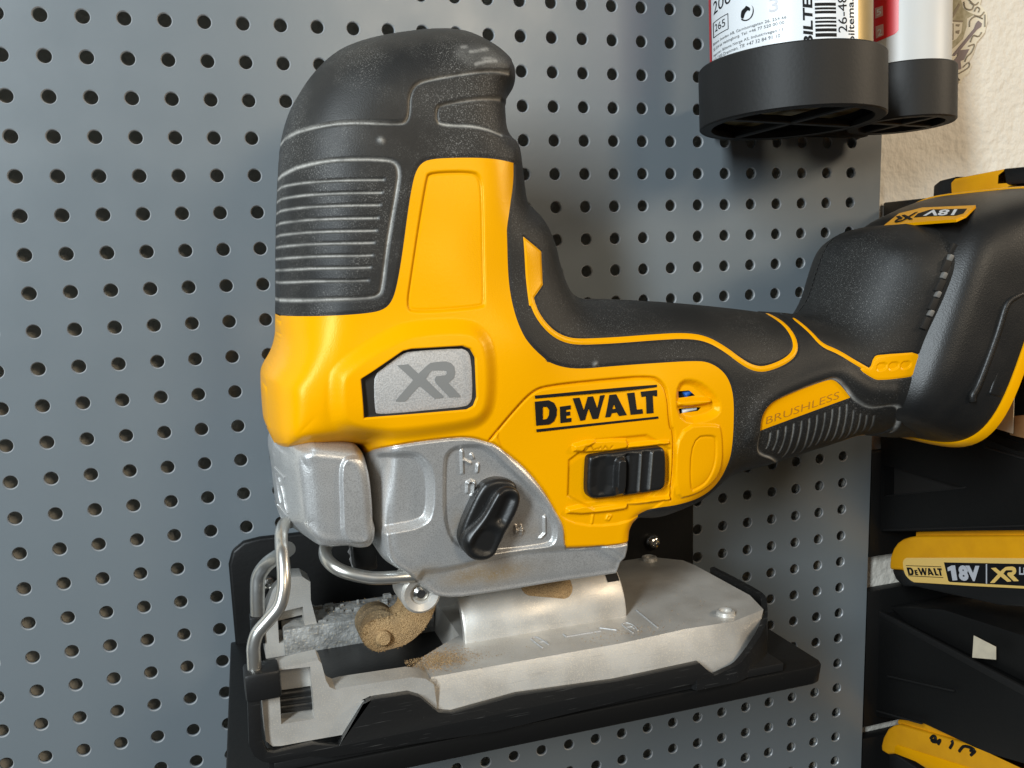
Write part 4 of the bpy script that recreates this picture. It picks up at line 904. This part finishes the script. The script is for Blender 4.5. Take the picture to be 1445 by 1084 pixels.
def can_text(name, s, a, b_, h, m, parent, c=hc, r=None, bold=0.01, vert=False, shear=0.0):
    """s between photo points a and b_ (baseline ends), h = photo point above a"""
    f = cyl(c, r or cr); A0 = f(a); A1 = f(b_); Hh = f(h); rr_ = (r or cr) + 0.12
    V, T = text2d(s, bold, shear); P = []
    for u, v in V:
        an = A0[0] + u * (A1[0] - A0[0]) + v * (Hh[0] - A0[0]); z = A0[1] + u * (A1[1] - A0[1]) + v * (Hh[1] - A0[1])
        P.append((c[0] + rr_ * math.cos(an), c[1] + rr_ * math.sin(an), z))
    return mesh(name, P, T, m, parent, False)
def cpt(p): return c1(p)[0]
can_text('can_print', '200', cpt((85, 155)), cpt((290, 15)), cpt((85, 10)), m_print, can, bold=0.0)
can_text('can_print', '265', cpt((97, 350)), cpt((215, 285)), cpt((95, 265)), m_print, can, bold=0.0)
can_text('can_print', '3', cpt((715, 160)), cpt((820, 150)), cpt((715, 0)), m_lgrey, can)
lines_ = [('Biltema Sweden AB, Garnisonsgatan 26, 254 66', (75, 515), (905, 245), 40), ('SE-254 66 Helsingborg. Tel: +46 77 520 00 00', (75, 580), (880, 305), 42), ('Importer: Biltema Norge AS, Industrivegen 11', (75, 645), (860, 385), 40), ('NO-3300 Drammen, Tlf: +47 32 84 91 10', (75, 700), (830, 455), 44), ('Maahantuoja: Biltema Suomi Oy', (80, 745), (690, 560), 30)]
for s_, a, b_, h in lines_: can_text('can_print', s_, cpt(a), cpt(b_), cpt((a[0], a[1] - h)), m_print, can, bold=-0.005)
def can_quad(name, pts, m, lift_=0.12, c=hc, r=None, parent=None):
    f = cyl(c, r or cr); rr_ = (r or cr) + lift_; n = len(pts)
    to = lambda a, z: (c[0] + rr_ * math.cos(a), c[1] + rr_ * math.sin(a), z)
    if n == 4:
        q = [np.array(f(p)) for p in pts]; N_ = 12; V = []
        for i in range(N_ + 1):
            u = i / N_; V += [to(*(q[3] + u * (q[2] - q[3]))), to(*(q[0] + u * (q[1] - q[0])))]
        return mesh(name, V, [(2 * i, 2 * i + 2, 2 * i + 3, 2 * i + 1) for i in range(N_)], m, parent or can, False)
    P = [f(p) for p in catmull(pts, 4, True)]
    return mesh(name, [to(a, z) for a, z in P], tess([[(a * 30, z) for a, z in P]]), m, parent or can, False)
for a, b_ in (((75, 245), (248, 142)), ((78, 410), (248, 318))):
    can_quad('can_print', c1(a, b_, (b_[0], b_[1] + 8), (a[0], a[1] + 8)), m_print)
for x, ya, yb in ((75, 245, 412), (242, 144, 325)): can_quad('can_print', c1((x, ya), (x + 8, ya), (x + 8, yb), (x, yb)), m_print)
# two-arrow mark
can_quad('can_print', c1((392, 200), (400, 130), (440, 90), (455, 72), (498, 100), (492, 132), (470, 125), (440, 160), (425, 205), (412, 215)), m_print)
can_quad('can_print', c1((400, 215), (440, 232), (490, 215), (522, 160), (528, 100), (515, 70), (535, 95), (538, 150), (515, 205), (470, 240), (430, 245), (398, 232)), m_print)
# big rotated brand letters and barcode
can_text('can_print', 'BILTEMA', c1((1200, 560))[0], c1((1205, -330))[0], c1((1090, 545))[0], m_print, can, bold=0.03)
bars = [(15, 30), (65, 100), (118, 142), (158, 188), (230, 252), (272, 295), (315, 340), (360, 395), (415, 455), (-40, -10)]
for a, b_ in bars: can_quad('can_print', c2((105, a), (345, a), (345, b_), (105, b_)), m_print)
can_text('can_print', '26-48', c2((465, 400))[0], c2((470, -20))[0], c2((365, 410))[0], m_print, can, bold=0.0)
can_text('can_print', 'www.biltema.com', c2((545, 900))[0], c2((550, -260))[0], c2((475, 900))[0], m_print, can, bold=0.01)
tin = thing('spray_can', 'frosted silver can with red label in the smaller ring', 'can', tuple(sc + (0, 0, -9)))
tr = sr - 2.6
lathe('can_body', [(0.01, -8.5), (tr - 2, -8.5), (tr, -7), (tr, 130), (tr - 4, 136), (0.01, 137)], sc, (0, 0, 1), m_can, tin, 64)
tf = cyl(sc, tr); le = [tf(p) for p in c2((770, 462), (880, 420), (1000, 372), (1035, 350), (1058, 320))]; rr_ = tr + 0.1; V = []
for a in np.linspace(le[0][0], le[-1][0], 24):
    zl = np.interp(a, [q[0] for q in le], [q[1] for q in le])
    for zz in (zl, 40.0): V.append((sc[0] + rr_ * math.cos(a), sc[1] + rr_ * math.sin(a), zz))
mesh('can_label', V, [(2 * i, 2 * i + 2, 2 * i + 3, 2 * i + 1) for i in range(23)], m_red, tin)
can_quad('label_patch', c2((800, 270), (888, 245), (888, 375), (800, 410)), m_pink, 0.2, sc, tr, tin)
can_quad('label_patch', c2((800, 60), (888, 35), (888, 150), (800, 180)), m_pink, 0.2, sc, tr, tin)
can_text('can_print', '2', c2((818, 385))[0], c2((868, 368))[0], c2((818, 310))[0], m_white, tin, sc, tr + 0.15)
can_text('can_print', '5', c2((815, 150))[0], c2((868, 130))[0], c2((815, 80))[0], m_white, tin, sc, tr + 0.15)

TILT = math.radians(-2.6)      # the holder sits slightly nose-up
for o_, dz in ((cup, -57 * math.sin(-TILT)), (can, 0.0), (tin, -24 * math.sin(-TILT))):
    o_.rotation_euler[0] = TILT; o_.location.z += dz * S
# ================================================================== CREST on the wall
crest = thing('wall_crest', 'ornate sepia crest with shield and scrollwork on the plaster beside the can', 'wall decal', tuple(at(1370, 60, 9)))
def flatpoly(name, pts, m, y, th_=0.15, it=0):
    P = [at(x, q, y) for x, q in pts]
    if it: P = list(chaikin(P, it))
    return prism(name, P, (0, th_, 0), m, crest, 0)
m_pale = mat('pale_print', (0.80, 0.74, 0.60), 0.8)
flatpoly('crest_ground', c3((440, -60), (930, -60), (900, 60), (985, 160), (990, 260), (960, 400), (860, 520), (820, 650), (760, 760), (800, 800), (760, 900), (700, 940), (660, 1030), (600, 960), (430, 720)), m_pale, 8.6, 0.35)
flatpoly('shield', c3((440, -40), (660, -30), (690, 100), (760, 150), (830, 180), (740, 230), (735, 330), (690, 480), (600, 570), (500, 650), (445, 640)), m_olive, 8.4)
flatpoly('shield_field', c3((450, 260), (685, 275), (670, 400), (610, 480), (500, 545), (450, 560)), m_pale, 8.25)
flatpoly('shield_bar', c3((450, 238), (690, 255), (688, 275), (450, 262)), m_ink, 8.15)
for p in (c3((490, 280), (520, 280), (520, 520), (490, 530)), c3((560, 290), (575, 290), (575, 490), (560, 495)), c3((600, 300), (655, 300), (640, 330), (600, 320)), c3((600, 380), (650, 370), (640, 420), (600, 410)), c3((455, 40), (475, 40), (475, 220), (455, 220)), c3((505, 60), (520, 60), (520, 220), (505, 220)), c3((540, 210), (640, 40), (660, 60), (570, 220))): flatpoly('shield_mark', p, m_ink, 8.15)
flatpoly('staff', c3((850, 290), (880, 255), (925, 290), (915, 330), (860, 370), (640, 640), (590, 690), (560, 680), (640, 580), (830, 350)), m_violet, 8.3)
flatpoly('ribbon', c3((640, 620), (770, 605), (700, 740), (660, 750), (670, 850), (580, 880), (580, 740), (620, 700)), m_violet, 8.25)
for k_, p in enumerate((((700, 20), (720, 100), (790, 120), (820, 70), (780, 30)), ((830, 140), (860, 90), (895, 110), (880, 150)), ((830, 190), (900, 200), (950, 150)), ((770, 330), (780, 250), (850, 200), (930, 230)), ((920, 400), (880, 450), (820, 440), (780, 520)), ((760, 570), (830, 550), (800, 640), (740, 700), (715, 760)), ((690, 830), (760, 770), (760, 830), (640, 910)), ((600, 940), (650, 990)), ((960, 180), (960, 330)), ((750, -20), (830, 60), (880, 30)))):
    tube('scroll', [at(*c3(q)[0], 8.4) for q in p], 0.38, m_ink, crest, 5, 6)

# ================================================================== BATTERY RACK AND BATTERIES
XB = 420.0
def bx_(pts, X=XB): return [atX(x, y, X) for x, y in pts]
rack = thing('battery_rack', 'black plastic battery rack mounted beside the right edge of the pegboard', 'rack', (460, 10, -420))
def tray(pts, depth, name='tray'): return prism(name, bx_(pts, 417), (depth, 0, 0), m_pla, rack, 0.8, 2)
# upper tray (behind the saw), with its triangular web
tray1 = holed('tray', [bx_(px((1243, 600), (1300, 585), (1470, 650), (1470, 748), (1243, 750)), 417), bx_(zb((765, 538), (1160, 648), (765, 690)), 417)], (70, 0, 0), m_pla, rack)
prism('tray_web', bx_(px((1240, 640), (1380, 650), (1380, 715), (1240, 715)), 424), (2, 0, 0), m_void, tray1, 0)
tray2 = prism('tray', bx_(px((1240, 866), (1470, 990), (1470, 1100), (1300, 1020), (1225, 1010), (1222, 870))), (70, 0, 0), m_pla, rack, 0.8)
prism('tray_edge', bx_(px((1240, 862), (1470, 984), (1470, 996), (1240, 870)), 419), (2, 0, 0), m_cup, tray2, 0.3)
prism('tray', bx_(px((1246, 286), (1330, 277), (1330, 330), (1246, 330)), 418), (90, 0, 0), m_foot, rack, 0.8)
# back plates against the wall, with gaps where the plaster shows
for ya, yb in ((636, 782), (830, 1018), (1034, 1110)):
    a, b_ = at(1226, ya, 7), at(1226, yb, 7); box('wall_plate', (411, 2, b_[2]), (500, 8.7, a[2]), m_pla, rack, 0.5)
for a_, b_ in (((1250, 699), (1362, 687)), ((1246, 747), (1470, 740)), ((1236, 1002), (1300, 1020)), ((1252, 953), (1345, 974)), ((1388, 630), (1470, 654))):
    prism('tray_rib', bx_(px(a_, b_, (b_[0], b_[1] + 2.5), (a_[0], a_[1] + 2.5)), 416.2), (1.5, 0, 0), m_cup, rack, 0.2)
arm2 = prism('support_arm', bx_(px((1255, 856), (1330, 860), (1470, 905), (1470, 975), (1280, 880)), 424), (60, 0, 0), m_pla, rack, 0.6)
def battery(label, yel_px, blk_px, depth=84):
    P = bx_(yel_px); t = thing('battery_pack', label, 'battery', tuple(np.mean(P, 0)), 'yellow battery packs in the rack')
    prism('upper_shell', P, (depth, 0, 0), m_yel2, t, 1.4, 3); prism('lower_shell', bx_(blk_px, XB + 1.0), (depth - 2, 0, 0), m_blk, t, 1.4, 3)
    return t
bat2 = battery('yellow battery pack with 18V label facing out, in the middle rack slot',
               b1((72, 462), (70, 400), (78, 330), (110, 245), (150, 190), (205, 152), (270, 132), (340, 122), (1600, 118), (1600, 640), (330, 600), (200, 470)),
               b1((88, 458), (210, 462), (300, 580), (1600, 640), (1600, 860), (1200, 830), (330, 640), (210, 640), (130, 560)))
prism('rail_top', bx_(b1((340, 130), (340, 76), (1600, 42), (1600, 130)), XB + 3), (76, 0, 0), m_yel2, bat2, 0.6)
lb = prism('label', bx_(chaikin(b1((208, 400), (218, 360), (255, 336), (2600, 356), (2600, 712), (340, 600), (270, 560), (225, 500)), 1), XB - 0.3), (1, 0, 0), m_lbl, bat2, 0)
prism('label_panel', bx_(b1((628, 388), (1640, 408), (1640, 640), (690, 588), (672, 575)), XB - 0.42), (0.5, 0, 0), m_print, lb, 0)
def btext(s, a, b_, h, m, bold=0.02, X=XB - 0.55, parent=None):
    A, Bp, Hh = (atX(*b1(p)[0], X) for p in (a, b_, h)); text('label_print', s, A, Bp, Hh, m, parent or lb, bold, lift=0.0)
def flat_letters(name, polys, fn, m, parent):
    for loops in polys:
        L3 = [[fn(*p) for p in l] for l in loops]; P = [q for l in L3 for q in l]
        mesh(name, P, tess([[(q[1], q[2]) for q in l] for l in L3]), m, parent, False)
_q = [np.array(v, float) for v in ((242, 420), (600, 430), (265, 527), (620, 543))]
def dw_b(x, y):
    u = ((x - 740) * 4.8167 - 75) / 830; t = ((y - 520) * 4.8167 - (112 + (1 - u) * 75)) / 225
    p = (_q[0] * (1 - u) + _q[1] * u) * (1 - t) + (_q[2] * (1 - u) + _q[3] * u) * t; return atX(*b1(tuple(p))[0], XB - 0.55)
flat_letters('label_print', DW[:6], dw_b, m_print, lb)
prism('label_rule', bx_(b1((240, 418), (600, 430), (600, 436), (240, 424)), XB - 0.45), (0.3, 0, 0), m_print, lb, 0)
prism('label_rule', bx_(b1((265, 522), (620, 540), (620, 546), (265, 528)), XB - 0.45), (0.3, 0, 0), m_print, lb, 0)
flat_letters('label_print', [[b1((664, 442), (706, 420), (742, 418), (766, 570), (716, 573), (698, 470), (668, 478))]], lambda x, y: atX(x, y, XB - 0.6), m_lgrey, lb)
btext('8V', (785, 574), (1005, 583), (770, 417), m_lgrey, 0.06)
prism('label_rule', bx_(b1((1056, 405), (1066, 405), (1066, 605), (1056, 605)), XB - 0.6), (0.3, 0, 0), m_lgrey, lb, 0)
def xr_b(u, v): # reuse the badge outline on the battery label
    u = (u - 420) / (1085 - 420); v = (v - 290) / (700 - 290); return b1((1100 + u * 290 , 430 + v * 168))[0]
xp = [(435, 330), (550, 318), (655, 415), (700, 370), (775, 305), (830, 296), (935, 290), (985, 305), (1020, 345), (1030, 405), (1015, 460), (962, 510), (1085, 640), (1078, 655), (970, 657), (830, 510), (818, 470), (838, 440), (925, 432), (945, 410), (940, 390), (915, 382), (800, 382), (770, 405), (730, 468), (912, 648), (905, 664), (820, 670), (665, 540), (530, 690), (515, 700), (425, 700), (420, 690), (600, 480)]
P = [atX(*xr_b(u, v), XB - 0.6) for u, v in xp]; mesh('label_print', P, tess([[(q[1], q[2]) for q in P]]), m_lbl, lb, False)
btext('Li-ion', (1395, 515), (1600, 520), (1395, 435), m_lgrey, 0.03)
bat3 = battery('yellow battery pack with black marker scribble, in the lowest rack slot',
               b2((150, 640), (148, 590), (165, 520), (210, 440), (260, 410), (310, 402), (400, 430), (1560, 760), (1560, 1150), (700, 900), (450, 740), (270, 670), (210, 675)),
               b2((210, 660), (300, 680), (480, 800), (900, 1000), (900, 1200), (300, 1100), (220, 900)))
prism('rail_top', bx_(b2((295, 395), (300, 360), (380, 345), (1560, 690), (1560, 770), (400, 430)), XB + 3), (76, 0, 0), m_yel2, bat3, 0.6)
prism('label', bx_(b2((268, 660), (275, 600), (300, 585), (1000, 810), (1000, 960), (700, 860), (470, 740)), XB - 0.3), (1, 0, 0), m_yel, bat3, 0.2)
for p in (((600, 530), (625, 505), (650, 530), (610, 550), (655, 560), (690, 540), (670, 580)), ((790, 550), (800, 570), (775, 615)), ((860, 645), (900, 600), (960, 610), (1000, 635), (960, 640), (1005, 640), (965, 680))):
    tube('marker_stroke', [atX(*b2(q)[0], XB + 0.0) for q in p], 0.85, m_print, bat3, 4, 6)
# top battery: black corner bumpers either side of a yellow middle
bp = thing('battery_pack', 'black-cornered yellow battery pack in the topmost rack slot, behind the jigsaw foot', 'battery', tuple(atX(1380, 270, XB)), 'yellow battery packs in the rack')
prism('middle_shell', bx_(px((1342, 275), (1341, 258), (1347, 252), (1419, 238), (1425, 275), (1420, 330), (1342, 330))), (60, 0, 0), m_yel2, bp, 0.8)
prism('corner_bumper', bx_(px((1316, 282), (1317, 262), (1326, 255), (1350, 249), (1343, 256), (1341, 276))), (62, 0, 0), m_blk, bp, 0.8)
prism('corner_bumper', bx_(px((1406, 262), (1407, 246), (1417, 238), (1470, 233), (1470, 258))), (62, 0, 0), m_blk, bp, 0.8)
prism('corner_bumper', bx_(px((1406, 264), (1470, 260), (1470, 320), (1406, 320))), (61, 0, 0), m_blk, bp, 0.6)
# small things behind the rack, with a patch painting a lit gap
gap_patch = prism('lit_gap_patch', bx_(px((1374, 897), (1405, 913), (1405, 931), (1372, 928)), 415), (0.3, 0, 0), m_cream); gap_patch['label'] = 'added cream patch standing for lit wall seen through a gap in the rack'; gap_patch['category'] = 'paper'  # cream colour imitates lit plaster showing through a rack gap
card = prism('paper_card', bx_(px((1395, 545), (1431, 553), (1429, 612), (1395, 602)), 415), (0.4, 0, 0), m_cream); card['label'] = 'pale speckled paper card showing at the lower right edge of the jigsaw foot'; card['category'] = 'paper'
plank = prism('wooden_block', bx_(px((1424, 588), (1475, 583), (1475, 626), (1424, 614)), 416), (6, 0, 0), m_wood, None, 0.5); plank['label'] = 'brown wooden block between the paper card and the rack'; plank['category'] = 'wood'
prism('tray', bx_(px((1360, 420), (1480, 400), (1480, 660), (1360, 640)), 428), (60, 0, 0), m_pla, rack, 0.8)
